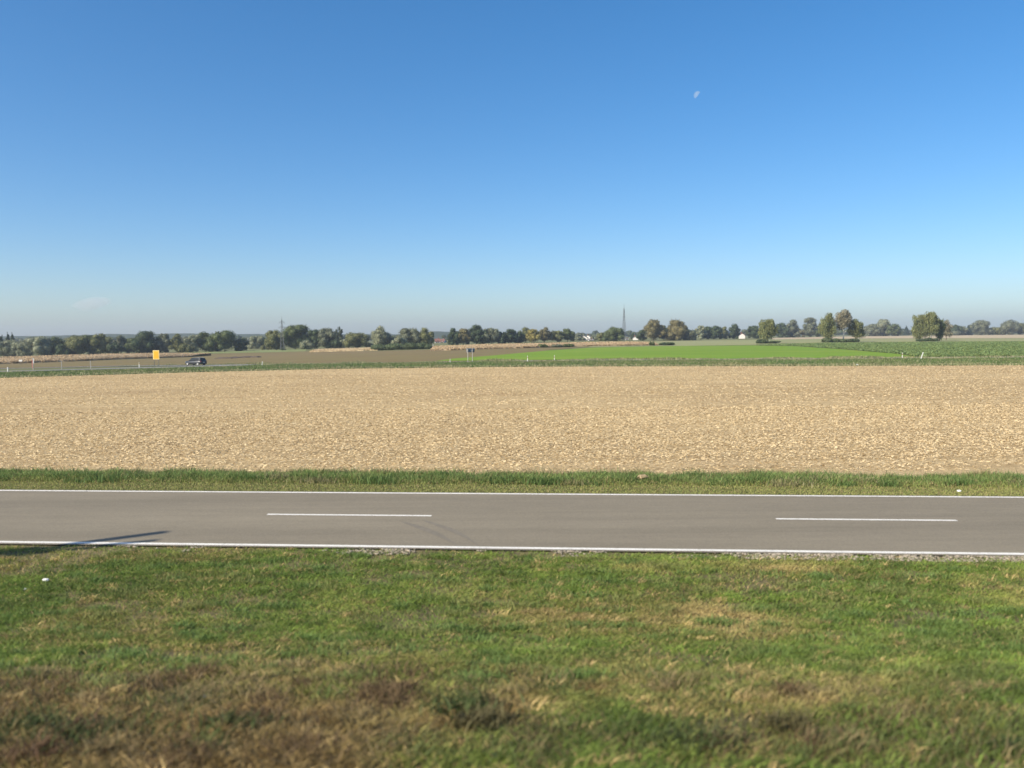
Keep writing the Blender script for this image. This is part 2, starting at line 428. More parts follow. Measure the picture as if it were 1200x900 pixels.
# small soil mounds in the ploughed field
for k, (px, py, w) in enumerate(((264, 420.2, 3.2), (275, 419.6, 2.2), (290, 419.0, 2.6), (300, 418.8, 1.6))):
    p = ground_at(px, py)
    bm = bmesh.new(); bmesh.ops.create_icosphere(bm, subdivisions=3, radius=1)
    for v in bm.verts:
        q = 1 + .25 * (vnoise(v.co.x + k * 3, v.co.y, .5) - .5) * 2
        v.co = Vector((v.co.x * w * q, v.co.y * 1.4 * q, max(v.co.z, -.1) * .5 * q))
    me = bpy.data.meshes.new('soil_mound'); bm.to_mesh(me); bm.free()
    o = link_mesh('soil_mound', me, paint('dark_soil', (.085, .065, .05), .95, var=.3, scale=2) if k == 0 else bpy.data.materials['dark_soil'])
    o.location = p
    tag(o, ('longest dark soil mound, leftmost in the row out on the ploughed field', 'small dark soil mound just right of the longest one',
            'dark soil mound third from the left in the ploughed field', 'smallest dark soil mound at the right end of the row')[k], 'soil mound', 'dark mounds in the ploughed field')

# distant wooded hills
def hills():
    pts = [(-500, 394), (-100, 395), (0, 394.8), (70, 393.8), (140, 391.8), (170, 392.6), (210, 391), (280, 391.6), (330, 392), (405, 391.8), (470, 392.2), (512, 388.7), (540, 389.5), (600, 391.0), (680, 391.2), (760, 390.3), (860, 389), (1000, 387.8), (1100, 387), (1200, 386.3), (1350, 384.8), (1700, 382)]
    n = 400
    px = np.linspace(-500, 1700, n)
    Y0, Y1 = 1550.0, 2050.0
    V = []; rows = 6
    for r in range(rows):
        f = r / (rows - 1); Y = Y0 + (Y1 - Y0) * f
        for q in px:
            d = ray(q, 393)
            top = top_z(q, np.interp(q, [a for a, b in pts], [b for a, b in pts]) - .5, 1800)
            top += 1.8 * (fbm(q, 0, 14, 2) - .5)
            h = -5 + (max(top, 3) + 5) * math.sin(PI * min(1, f * .5 / .5 * .5 + .02)) if f <= 1 else 0
            h = -5 + (max(top, 3) + 5) * (math.sin(f * PI) ** .7 if 0 < f < 1 else 0)
            h += (vnoise(q, r * 9.0, 3, 5) - .5) * 1.6 if 0 < f < 1 else 0
            V.append((d.x / d.y * 1800, Y, h))
    i = np.arange(rows * n).reshape(rows, n)
    Fq = np.stack([i[:-1, :-1], i[:-1, 1:], i[1:, 1:], i[1:, :-1]], -1).reshape(-1, 4)
    m = ground_mat('wooded_hill', [(.3, (.035, .05, .025)), (.7, (.06, .075, .035))], .02)
    tag(fast_mesh('hills', V, [Fq], m), kind='structure')
hills()

# ------------------------------------------------------------------ haze
def haze():
    m = bpy.data.materials.new('haze'); m.use_nodes = True; nt = m.node_tree
    nt.nodes.remove(nt.nodes['Principled BSDF'])
    v = nt.nodes.new('ShaderNodeVolumePrincipled')
    v.inputs['Color'].default_value = (.66, .74, .86, 1); v.inputs['Density'].default_value = .0002
    v.inputs['Anisotropy'].default_value = .1
    nt.links.new(v.outputs[0], nt.nodes['Material Output'].inputs['Volume'])
    bm = bmesh.new(); bmesh.ops.create_cube(bm, size=1)
    me = bpy.data.meshes.new('haze'); bm.to_mesh(me); bm.free()
    o = link_mesh('haze', me, m); o.scale = (7400, 4000, 64); o.location = (0, 1620, 24)
    tag(o, kind='stuff')
haze()

# ------------------------------------------------------------------ trees
LEAFCOL = {'dark': (.052, .072, .034), 'mid': (.085, .105, .042), 'olive': (.125, .13, .052), 'willow': (.19, .20, .125), 'grey': (.125, .135, .085),
           'yellow': (.22, .19, .06), 'rust': (.145, .128, .06), 'birch': (.135, .145, .06), 'palebirch': (.21, .19, .125), 'conifer': (.04, .058, .035), 'poplar': (.07, .085, .045), 'bush': (.085, .108, .05)}

def leaf_cloud(cen, rad, n, size, col, var, squash=1.0, hang=0.0, r=None):
    """n leaf clumps spread over the shells of the lobes; returns verts, quads, colours"""
    cen = np.asarray(cen); rad = np.asarray(rad)
    w = (rad[:, 0] * rad[:, 2]); w = w / w.sum()
    k = r.choice(len(cen), n, p=w)
    d = r.normal(size=(n, 3)); d /= np.linalg.norm(d, axis=1)[:, None]
    rr = (.55 + .52 * r.random(n) ** .6 + .16 * (r.random(n) < .12))[:, None]
    p = cen[k] + d * rad[k] * rr
    if hang: p[:, 2] -= hang * r.random(n) ** 2
    nrm = d + r.normal(size=(n, 3)) * .7; nrm /= np.linalg.norm(nrm, axis=1)[:, None]
    a = np.cross(nrm, r.normal(size=(n, 3))); a /= np.linalg.norm(a, axis=1)[:, None] + 1e-9
    if hang: a = a * .5 + np.array([0, 0, -1.]) ; a /= np.linalg.norm(a, axis=1)[:, None]
    b = np.cross(nrm, a)
    s = (size * (.6 + .8 * r.random(n)))[:, None]
    a = a * s * (1.0 + .8 * (hang > 0)); b = b * s * .75
    V = np.stack([p - a - b * .4, p - a * .1 + b * -1.0, p + a + b * .3, p + a * .1 + b], 1).reshape(-1, 3)
    Fq = np.arange(n * 4).reshape(n, 4)
    lobe = (.8 + .4 * r.random(len(cen)))[k]
    c = np.asarray(col)[None, :] * lobe[:, None] * (1 + var * (r.random(n)[:, None] - .5) * 2)
    hue = (r.random(n) - .5) * .22
    c = c * np.stack([1 + hue, np.ones(n), 1 - hue], -1)
    return V, Fq, np.repeat(c, 4, axis=0)

def core(cen, rad, col, r, f=.72):
    """the dense inner foliage of each lobe as lumpy solids"""
    bm = bmesh.new(); bmesh.ops.create_icosphere(bm, subdivisions=2, radius=1)
    v0 = np.array([v.co[:] for v in bm.verts]); f0 = np.array([[v.index for v in ff.verts] for ff in bm.faces]); bm.free()
    V = []; Fs = []; cs = []
    for i, (c, q) in enumerate(zip(cen, rad)):
        j = 1 + .3 * (r.random(len(v0))[:, None] - .5)
        V.append(np.asarray(c) + v0 * np.asarray(q) * f * j); Fs.append(f0 + i * len(v0))
        cs.append(np.asarray(col)[None, :] * (.75 + .5 * r.random((len(v0), 1))))
    return np.concatenate(V), np.concatenate(Fs), np.concatenate(cs)

def lobes_for(shape, w, h, r, low):
    """overlapping lobes that make up a crown of width w, height h whose skirt starts at height low"""
    cen = []; rad = []
    ch = h - low
    if shape == 'conifer':
        for k in range(9):
            f = k / 8; q = w / 2 * (1 - f) ** .8 + .12
            cen.append((r.normal() * .05 * w, r.normal() * .05 * w, low + ch * (.06 + .9 * f))); rad.append((q, q, ch * .09))
    elif shape == 'poplar':
        for k in range(8):
            f = k / 7; q = w / 2 * (math.sin(PI * (.15 + .8 * f)) ** .6)
            cen.append((r.normal() * .12 * w, r.normal() * .12 * w, low + ch * (.08 + .86 * f))); rad.append((q, q, ch * .12))
    elif shape == 'bush':
        for k in range(12):
            x = (r.random() - .5) * w * .75; y = (r.random() - .5) * w * .6
            q = w * (.13 + .12 * r.random())
            zt = h * (1.02 - .4 * abs(2 * x / w) ** 2) * (.75 + .25 * r.random())
            cen.append((x, y, max(zt - q * .8, q * .5))); rad.append((q, q, min(q, h * .4)))
        for k in range(6):
            x = (r.random() - .5) * w * .8; q = w * .16
            cen.append((x, (r.random() - .5) * w * .5, min(q, h * .3))); rad.append((q, q, h * .3))
    else:
        n = {'round': 22, 'spread': 20, 'tall': 22, 'weep': 20}[shape]
        mid = {'round': .5, 'spread': .6, 'tall': .48, 'weep': .6}[shape]
        for k in range(n):
            d = r.normal(size=3); d /= np.linalg.norm(d)
            u = .42 + .42 * r.random()
            if shape == 'tall': e = np.array([w * .5 * (.85 - .35 * d[2]), w * .5, ch * .5])
            elif shape == 'spread': e = np.array([w * .5, w * .5, ch * .42])
            else: e = np.array([w * .5 * (1 - .18 * d[2]), w * .46, ch * .5])
            q = w * (.12 + .09 * r.random()) * (1.0 if shape != 'tall' else .95)
            qz = min(q * (.9 if shape != 'weep' else 1.3), ch * .32)
            c = d * e * u * 1.28
            z = low + ch * mid + c[2]
            z = min(max(z, low + qz * .7), h - qz * (.92 + .15 * r.random()))
            x = np.clip(c[0], -w / 2 + q, w / 2 - q) if w / 2 > q else 0
            cen.append((x, c[1], z)); rad.append((q, q, qz))
        cen.append((0, 0, low + ch * .5)); rad.append((w * .3, w * .3, ch * .36))
        cen.append((0, 0, low + ch * .3)); rad.append((w * .34, w * .3, ch * .26))
        cen.append(((r.random() - .5) * w * .2, 0, h - ch * .17)); rad.append((w * .2, w * .2, ch * .17))
    return cen, rad

tree_no = 0
def tree(name, px, Y, top, wpx, shape, col, label, cat='tree', group=None, low=.0, base=None, dens=1.0, trunk='bark', open_=1.0, lean=0.0):
    """a tree at a bearing and distance: tapered trunk with limbs, crown of leaf clumps"""
    global tree_no
    tree_no += 1
    r = np.random.default_rng(100 + tree_no)
    p = at_depth(px, Y)
    h = top_z(px, top, Y) - p.z
    w = 1.14 * wpx * Y / FPX
    root = empty(name, p, 0)
    tag(root, label, cat, group)
    low_m = low * h
    c = np.array(LEAFCOL[col]) * 1.32
    cen, rad = lobes_for(shape, w, h * .985, r, low_m)
    size = .00052 * Y * (1.0 if shape not in ('conifer', 'poplar') else .75)
    n = int(min(14000, 2.0 * dens * (w * h + w * w * .5) / (size * size)))
    V, Fq, cc = leaf_cloud(cen, rad, n, size, c, .3, hang=(h * .16 if shape == 'weep' else 0), r=r)
    V2, F2, c2 = core(cen, rad, c, r, .74 * open_)
    # gaps: none of the clumps may dip under the ground
    V[:, 2] = np.maximum(V[:, 2], .05); V2[:, 2] = np.maximum(V2[:, 2], .03)
    if lean:
        V[:, 0] += lean * V[:, 2]; V2[:, 0] += lean * V2[:, 2]
    nm = 'foliage' if cat in ('shrub', 'bush') else 'crown'
    fast_mesh(nm, np.concatenate([V, V2]), [Fq, F2 + len(V)], M['leaf'], root, np.concatenate([cc, c2]))
    mb = MB()
    tr = max(.09, h * .018)
    if cat in ('shrub', 'bush'):
        for k in range(4):
            a = r.random() * 6.28; q = w * .1
            mb.tube((math.cos(a) * .1, math.sin(a) * .1, -.05), (math.cos(a) * q, math.sin(a) * q, h * .55), .06, .025, 6)
        mb.build('stem', M['bark'], root)
    else:
        top_t = h * .72
        mb.tube((0, 0, -.15), (lean * top_t * .5, 0, top_t * .5), tr * 1.25, tr * .8, 8)
        mb.tube((lean * top_t * .5, 0, top_t * .5), (lean * top_t, 0, top_t), tr * .8, tr * .3, 8)
        for k in range(6):
            a = r.random() * 6.28; z0 = h * (.25 + .06 * k); q = w * (.2 + .12 * r.random())
            mb.tube((lean * z0, 0, z0), (lean * z0 + math.cos(a) * q, math.sin(a) * q, min(z0 + h * .2, h * .85)), tr * .4, tr * .12, 6)
        mb.build('trunk', M[trunk], root)
    return root

T = tree
GL = 'trees behind the maize on the left'
T('spruce', 2, 445, 392.4, 13, 'conifer', 'conifer', 'dark spruce cut by the left picture edge, behind the pale willow bush', group=GL)
T('spruce', 9.4, 445, 389.6, 10, 'conifer', 'conifer', 'left of the two pointed dark spruces above the pale willow bush', group=GL)
T('spruce', 14.4, 445, 389.9, 11, 'conifer', 'conifer', 'right of the two pointed dark spruces above the pale willow bush', group=GL)
T('willow_tree', 9, 420, 398.3, 25, 'round', 'willow', 'low pale willow at the far left edge, below the twin spruces', group=GL)
T('willow_tree', 28, 418, 399.6, 17, 'round', 'willow', 'smaller pale willow squeezed between the edge willow and the broad willow', group=GL)
T('willow_tree', 45, 422, 393.9, 32, 'round', 'willow', 'broad silvery green willow with a lumpy crown left of a hazy hill gap', group=GL)
T('broadleaf_tree', 63, 426, 394.2, 24, 'round', 'mid', 'darker round tree merged into the right side of the broad silvery willow', group=GL)
T('shrub', 74, 420, 403.5, 16, 'bush', 'dark', 'low dark shrub in the gap between broad willow and wide green tree', cat='shrub', group=GL)
T('broadleaf_tree', 90, 424, 392.4, 29, 'round', 'olive', 'wide yellowish green tree right of the first hazy hill gap', group=GL)
T('broadleaf_tree', 104, 426, 392.0, 22, 'round', 'mid', 'dark middle tree between the wide yellowish green tree and a taller domed one', group=GL)
T('broadleaf_tree', 120, 426, 390.3, 24, 'round', 'olive', 'domed green tree, tallest of its clump, left of a blue hill gap', group=GL)
T('shrub', 134, 424, 401, 15, 'bush', 'dark', 'dark shrub at the foot of the small thin olive tree', cat='shrub', group=GL)
T('broadleaf_tree', 141, 440, 392.3, 16, 'tall', 'grey', 'small thin grey olive tree standing alone before the blue hill', group=GL)
T('broadleaf_tree', 156, 430, 395.5, 19, 'round', 'mid', 'low green tree leaning on the left of the big dark tree', group=GL)
T('oak_tree', 173, 432, 387.6, 29, 'round', 'dark', 'big dark domed tree rising behind the yellow sign', group=GL)
T('broadleaf_tree', 192, 436, 390.3, 15, 'tall', 'grey', 'thin grey green tree just right of the big dark tree', group=GL)
T('broadleaf_tree', 209, 434, 391.0, 18, 'tall', 'olive', 'slim olive tree between two narrow blue hill gaps', group=GL)
T('shrub', 216, 428, 403, 15, 'bush', 'olive', 'low olive shrub at the foot of the pale grey tree', cat='shrub', group=GL)
T('willow_tree', 225, 434, 391.3, 19, 'round', 'willow', 'pale grey willow right above the dark car', group=GL)
T('broadleaf_tree', 241, 438, 388.3, 24, 'round', 'mid', 'dark green round tree between pale grey willow and the taller wide tree', group=GL)
T('broadleaf_tree', 263, 440, 386.8, 29, 'round', 'mid', 'wide tall green tree ending the left row before the hill gap', group=GL)
T('broadleaf_tree', 282, 444, 396.5, 16, 'round', 'dark', 'low dark tree tucked against the right end of the left row', group=GL)
GM = 'trees around the power pylon'
T('broadleaf_tree', 301, 520, 393.2, 20, 'round', 'willow', 'small pale round tree standing alone in the gap left of the pylon', group=GM)
T('shrub', 314, 470, 399, 13, 'bush', 'olive', 'low olive shrub left of the pylon trees', cat='shrub', group=GM)
T('broadleaf_tree', 323, 455, 385.8, 22, 'round', 'olive', 'sunlit olive tree immediately left of the pylon', group=GM)
T('oak_tree', 346, 458, 380.2, 29, 'round', 'mid', 'tallest broad tree behind the pylon, its right side in shade', group=GM)
T('shrub', 359, 446, 398.5, 14, 'bush', 'willow', 'small pale shrub between the two big shaded trees', cat='shrub', group=GM)
T('broadleaf_tree', 369, 456, 385.5, 19, 'round', 'dark', 'dark rounded tree right of the tallest pylon tree', group=GM)
T('broadleaf_tree', 382, 452, 384.3, 22, 'round', 'grey', 'grey crowned tree just left of the twin poplars', group=GM)
T('broadleaf_tree', 392, 450, 398.0, 18, 'bush', 'dark', 'low dark tree under the twin poplars', group=GM)
T('poplar_tree', 395, 470, 384.0, 3.6, 'poplar', 'poplar', 'thinner left one of the twin poplars', group=GM)
T('poplar_tree', 399.5, 470, 383.4, 4.6, 'poplar', 'poplar', 'thicker right one of the twin poplars', group=GM)
T('shrub', 403, 450, 397, 12, 'bush', 'willow', 'pale shrub between poplars and a lone round tree', cat='shrub', group=GM)
T('broadleaf_tree', 418, 452, 389.6, 25, 'round', 'olive', 'lone dome shaped tree between twin poplars and tall shaggy willow', group=GM)
T('shrub', 432, 452, 401.5, 9, 'bush', 'willow', 'tiny pale shrub left of the tall shaggy willow', cat='shrub', group=GM)
GC = 'willow clump at the centre left'
T('willow_tree', 444, 440, 381.0, 20, 'tall', 'willow', 'tall shaggy pale willow with a leaning flat top', group=GC, lean=.06)
T('willow_tree', 452, 446, 389.5, 24, 'round', 'willow', 'lower pale willow filling the right foot of the tall shaggy one', group=GC)
T('willow_tree', 478, 440, 384.2, 28, 'round', 'grey', 'broad grey willow behind the dark bushes', group=GC)
T('willow_tree', 497, 440, 383.5, 22, 'round', 'olive', 'domed willow at the right end of the clump over dark bushes', group=GC)
T('shrub', 467, 410, 394.5, 15, 'bush', 'willow', 'pale yellowish shrub between the shaggy willow and the broad grey one', cat='shrub', group=GC)
T('bush', 448, 345, 402.2, 25, 'bush', 'bush', 'leftmost of three dark green bushes at the field edge', cat='bush', group=GC, dens=1.3)
T('bush', 471, 345, 400.5, 29, 'bush', 'bush', 'middle and widest of three dark green bushes at the field edge', cat='bush', group=GC, dens=1.3)
T('bush', 494, 345, 400.8, 26, 'bush', 'bush', 'rightmost of three dark green bushes, beside the white post', cat='bush', group=GC, dens=1.3)
GD = 'dark tree row at the centre'
T('broadleaf_tree', 531, 470, 384.0, 15, 'tall', 'dark', 'dark upright tree at the left end of the dark centre row', group=GD)
T('broadleaf_tree', 543, 472, 384.8, 17, 'tall', 'rust', 'brownish tree second from the left in the dark centre row', group=GD)
T('oak_tree', 558.5, 474, 379.9, 18, 'tall', 'dark', 'tallest dark tree of the centre row with a domed top', group=GD)
T('broadleaf_tree', 567, 474, 386, 14, 'round', 'dark', 'low dark tree hugging the right of the tallest centre tree', group=GD)
T('broadleaf_tree', 576, 476, 383.9, 19, 'round', 'grey', 'greyish round topped tree right of the tallest centre tree', group=GD)
T('broadleaf_tree', 587, 478, 388, 15, 'tall', 'dark', 'low dark tree between greyish tree and dark domed tree', group=GD)
T('broadleaf_tree', 597.5, 482, 385.2, 17, 'tall', 'dark', 'dark domed tree with pale cap midway in the right half of the centre row', group=GD)
T('broadleaf_tree', 608, 486, 388.3, 14, 'tall', 'dark', 'low dark tree left of the yellow tree', group=GD)
T('broadleaf_tree', 616, 515, 382.8, 17, 'round', 'olive', 'pale topped tree rising behind the yellow tree', group=GD)
T('lime_tree', 624.5, 500, 385.0, 16, 'tall', 'yellow', 'yellow autumn tree at the end of the dark row', group=GD)
T('lime_tree', 638, 520, 383.0, 15, 'tall', 'rust', 'brownish round headed tree right of the yellow tree', group=GD, low=.1)
T('lime_tree', 653, 525, 387.2, 17, 'round', 'olive', 'low olive tree left of a taller green tree with open foot', group=GD, low=.08)
T('lime_tree', 665, 530, 384.4, 16, 'tall', 'mid', 'green tree ending the centre row left of the white houses', group=GD, low=.08)
GV = 'trees among the far village'
T('broadleaf_tree', 679, 640, 391.0, 13, 'round', 'grey', 'small grey tree left of the white houses', group=GV)
T('shrub', 698, 620, 392.2, 12, 'bush', 'grey', 'grey shrub right of the white houses', cat='shrub', group=GV)
T('broadleaf_tree', 706, 560, 389.5, 12, 'round', 'olive', 'low olive tree on the left side of the dark dome tree', group=GV)
T('oak_tree', 717.5, 558, 382.9, 25, 'round', 'mid', 'dark dome tree left of the tall lattice mast', group=GV)
T('broadleaf_tree', 741.5, 700, 390.2, 6.5, 'tall', 'dark', 'tiny dark tree right of the tall lattice mast', group=GV)
GO = 'autumn oaks right of the mast'
T('broadleaf_tree', 752, 566, 385.8, 12, 'tall', 'dark', 'dark small tree left of the first brown oak', group=GO)
T('oak_tree', 766, 556, 373.8, 23, 'tall', 'rust', 'first tall brownish green oak right of the mast', group=GO)
T('broadleaf_tree', 777.5, 572, 381.0, 15, 'round', 'dark', 'dark tree behind and between the two brown oaks', group=GO)
T('oak_tree', 792.5, 556, 374.0, 25, 'tall', 'rust', 'second tall reddish brown oak, right of the dark tree', group=GO)
T('broadleaf_tree', 803, 574, 381.5, 12, 'round', 'dark', 'dark tree peeping out on the right of the reddish oak', group=GO)
T('shrub', 808, 560, 386.2, 14, 'bush', 'grey', 'pale grey shrub at the right foot of the reddish oak', cat='shrub', group=GO)
T('spruce', 814, 570, 386.0, 3.4, 'conifer', 'conifer', 'thin dark pointed spruce right of the reddish oak', group=GO)
GR = 'row of trees behind the green field'
T('broadleaf_tree', 821.5, 640, 381.0, 13, 'tall', 'willow', 'pale upright tree right of the thin pointed spruce', group=GR)
T('broadleaf_tree', 829, 645, 381.8, 11, 'tall', 'dark', 'narrow dark tree between pale upright tree and dark dome', group=GR)
T('broadleaf_tree', 838, 660, 381.2, 17, 'round', 'dark', 'dark dome shaped tree of the row behind the bright green field', group=GR)
T('broadleaf_tree', 848.5, 670, 382.2, 10, 'tall', 'olive', 'small olive tree between dark dome and pointed dark tree', group=GR)
T('broadleaf_tree', 861, 670, 379.2, 13, 'tall', 'dark', 'pointed dark tree left of the single white house', group=GR)
T('broadleaf_tree', 884, 680, 381.2, 15, 'round', 'dark', 'dark round tree behind the left of the near birch', group=GR)
T('broadleaf_tree', 917, 790, 377.8, 15, 'round', 'dark', 'dark tree right behind the near birch', group=GR)
T('broadleaf_tree', 929.5, 800, 373.8, 15, 'tall', 'grey', 'grey green tree second right of the near birch', group=GR)
T('broadleaf_tree', 938, 820, 386.5, 9, 'bush', 'rust', 'low brownish tree between two grey green trees', group=GR)
T('broadleaf_tree', 949.5, 850, 371.8, 16, 'tall', 'grey', 'tall grey green tree standing apart left of the birch group', group=GR)
T('broadleaf_tree', 958, 870, 381, 9, 'tall', 'mid', 'low green tree touching the left of the birch group', group=GR)
GB = 'birches at the field edge'
T('birch_tree', 900, 350, 373.0, 20, 'weep', 'birch', 'near birch standing alone on a dark bush', group=GB, low=.22, open_=.6, dens=.85)
T('bush', 892, 346, 397.2, 12, 'bush', 'dark', 'dark bush under the lone near birch', cat='bush', group='bushes under the birches', dens=1.3)
T('bush', 904, 348, 399.8, 14, 'bush', 'dark', 'flat dark bush right of the lone near birch foot', cat='bush', group='bushes under the birches', dens=1.3)
T('birch_tree', 969.5, 372, 366.0, 17, 'weep', 'birch', 'left green birch of the group of three', group=GB, low=.14, open_=.6, dens=.85)
T('birch_tree', 988.5, 374, 361.8, 21, 'tall', 'palebirch', 'tallest thin pale birch in the middle of three with white trunk', group=GB, low=.34, trunk='birch_bark', open_=.45, dens=.8)
T('birch_tree', 1003, 374, 373.2, 18, 'round', 'birch', 'right rounded birch of the group of three', group=GB, low=.16, open_=.6, dens=.85)
T('bush', 972, 370, 394.8, 17, 'bush', 'bush', 'left dark bush under the three birches', cat='bush', group='bushes under the birches', dens=1.3)
T('bush', 986, 370, 396.3, 15, 'bush', 'bush', 'middle low bush under the three birches', cat='bush', group='bushes under the birches', dens=1.3)
T('bush', 999, 370, 396.2, 13, 'bush', 'dark', 'right low dark bush under the three birches', cat='bush', group='bushes under the birches', dens=1.3)
T('birch_tree', 1078, 384, 367.6, 18, 'weep', 'birch', 'broad weeping birch, left of the pair on the right', group=GB, low=.1, open_=.62, dens=.85)
T('birch_tree', 1091, 382, 364.6, 16, 'weep', 'birch', 'tall weeping birch with white leaning trunk, right of the pair', group=GB, low=.22, trunk='birch_bark', open_=.55, dens=.85, lean=.03)
T('birch_tree', 1101, 384, 372.6, 11, 'weep', 'mid', 'narrow drooping birch on the right side of the pair', group=GB, low=.12, open_=.6, dens=.85)
T('birch_tree', 1109, 420, 374.2, 12, 'round', 'palebirch', 'thin pale see-through birch right of the weeping pair', group=GB, low=.15, open_=.4, dens=.7)
T('bush', 1090, 378, 395.2, 13, 'bush', 'dark', 'dark bush at the foot of the tall weeping birch', cat='bush', group='bushes under the birches', dens=1.3)
T('bush', 1080, 378, 398.0, 12, 'bush', 'dark', 'flat dark bush left of the tall weeping birch foot', cat='bush', group='bushes under the birches', dens=1.3)
GF = 'far trees at the right'
T('broadleaf_tree', 1022.5, 930, 379.0, 18, 'round', 'grey', 'left sloping part tree of the broad far clump right of the three birches', group=GF)
T('willow_tree', 1035, 940, 374.0, 21, 'round', 'willow', 'pale willow crowning the broad far clump', group=GF)
T('broadleaf_tree', 1047.5, 930, 379.2, 17, 'round', 'mid', 'dark right end tree of the broad far clump', group=GF)
T('spruce', 1062, 1100, 381.5, 7, 'conifer', 'conifer', 'small hazy spruce left of the weeping birch pair', group=GF)
T('broadleaf_tree', 1118.5, 960, 380.2, 13, 'round', 'dark', 'small dark tree right of the pale see-through birch', group=GF)
T('broadleaf_tree', 1127, 965, 382.0, 11, 'round', 'grey', 'small grey tree left of a pointed one', group=GF)
T('spruce', 1135, 970, 380.0, 7, 'conifer', 'conifer', 'pointed dark spruce in the far right row', group=GF)
T('oak_tree', 1150.5, 975, 375.0, 20, 'round', 'grey', 'first big round tree in the far right row', group=GF)
T('shrub', 1167, 985, 383.2, 14, 'bush', 'olive', 'low shrubby tree between the two big round far trees', cat='shrub', group=GF)
T('oak_tree', 1181.5, 980, 374.4, 20, 'round', 'grey', 'second big round tree in the far right row', group=GF)
T('broadleaf_tree', 1198, 985, 378.3, 17, 'round', 'olive', 'olive tree cut by the right picture edge', group=GF)
T('shrub', 1110, 960, 385, 20, 'bush', 'grey', 'low grey shrub behind the pale see-through birch', cat='shrub', group=GF)
# shrubs at the edge of the maize
GS = 'shrubs in front of the maize'
T('shrub', 636, 300, 402.6, 10, 'bush', 'mid', 'left shrub of three before the maize, under the brownish tree', cat='shrub', group=GS)
T('shrub', 653, 302, 402.8, 11, 'bush', 'grey', 'middle grey shrub of three before the maize', cat='shrub', group=GS)
T('shrub', 667, 304, 402.2, 12, 'bush', 'mid', 'right shrub of three before the maize', cat='shrub', group=GS)
T('shrub', 764, 310, 399.8, 6, 'bush', 'mid', 'small pointed shrub before the maize below the first brown oak', cat='shrub', group=GS)
T('shrub', 782, 316, 402.0, 17, 'bush', 'dark', 'flat dark shrub below the gap between the two brown oaks', cat='shrub', group=GS)

# low woods and hedges far off that read as one mass
def distant_woods():
    r = np.random.default_rng(5)
    Vs, Fs, Cs = [], [], []; n0 = 0
    for px in np.arange(-60, 1280, 5.0):
        Y = 1150 + 250 * r.random() if px > 600 else 900 + 150 * r.random()
        q = px + r.normal() * 3
        p = at_depth(q, Y)
        top = horizon(q) - (2.5 + 3.2 * r.random()) if px > 690 else horizon(q) - (.5 + 2.5 * r.random())
        if 500 < px < 525: continue
        h = top_z(q, top, Y) - p.z; w = h * (1.1 + .8 * r.random())
        cen = [((r.random() - .5) * w * .6, (r.random() - .5) * w * .5, h * (.3 + .4 * r.random())) for _ in range(6)]
        rad = [(w * .28, w * .28, h * .3)] * 6
        c = np.array(LEAFCOL[['dark', 'mid', 'grey'][r.integers(3)]])
        V, Fq, cc = leaf_cloud(cen, rad, 420, .55, c, .3, r=r)
        V2, F2, c2 = core(cen, rad, c, r, .9)
        V = np.concatenate([V, V2]) + np.array(p); V[:, 2] = np.maximum(V[:, 2], p.z)
        Vs.append(V); Fs.append((Fq + n0, F2 + n0 + len(Fq) * 4)); Cs.append(np.concatenate([cc, c2])); n0 += len(V)
    o = fast_mesh('distant_woods', np.concatenate(Vs), [f[0] for f in Fs] + [f[1] for f in Fs], M['leaf'], None, np.concatenate(Cs))
    tag(o, 'hazy low woods and hedges along the horizon behind the tree rows', 'woods', kind='stuff')
distant_woods()

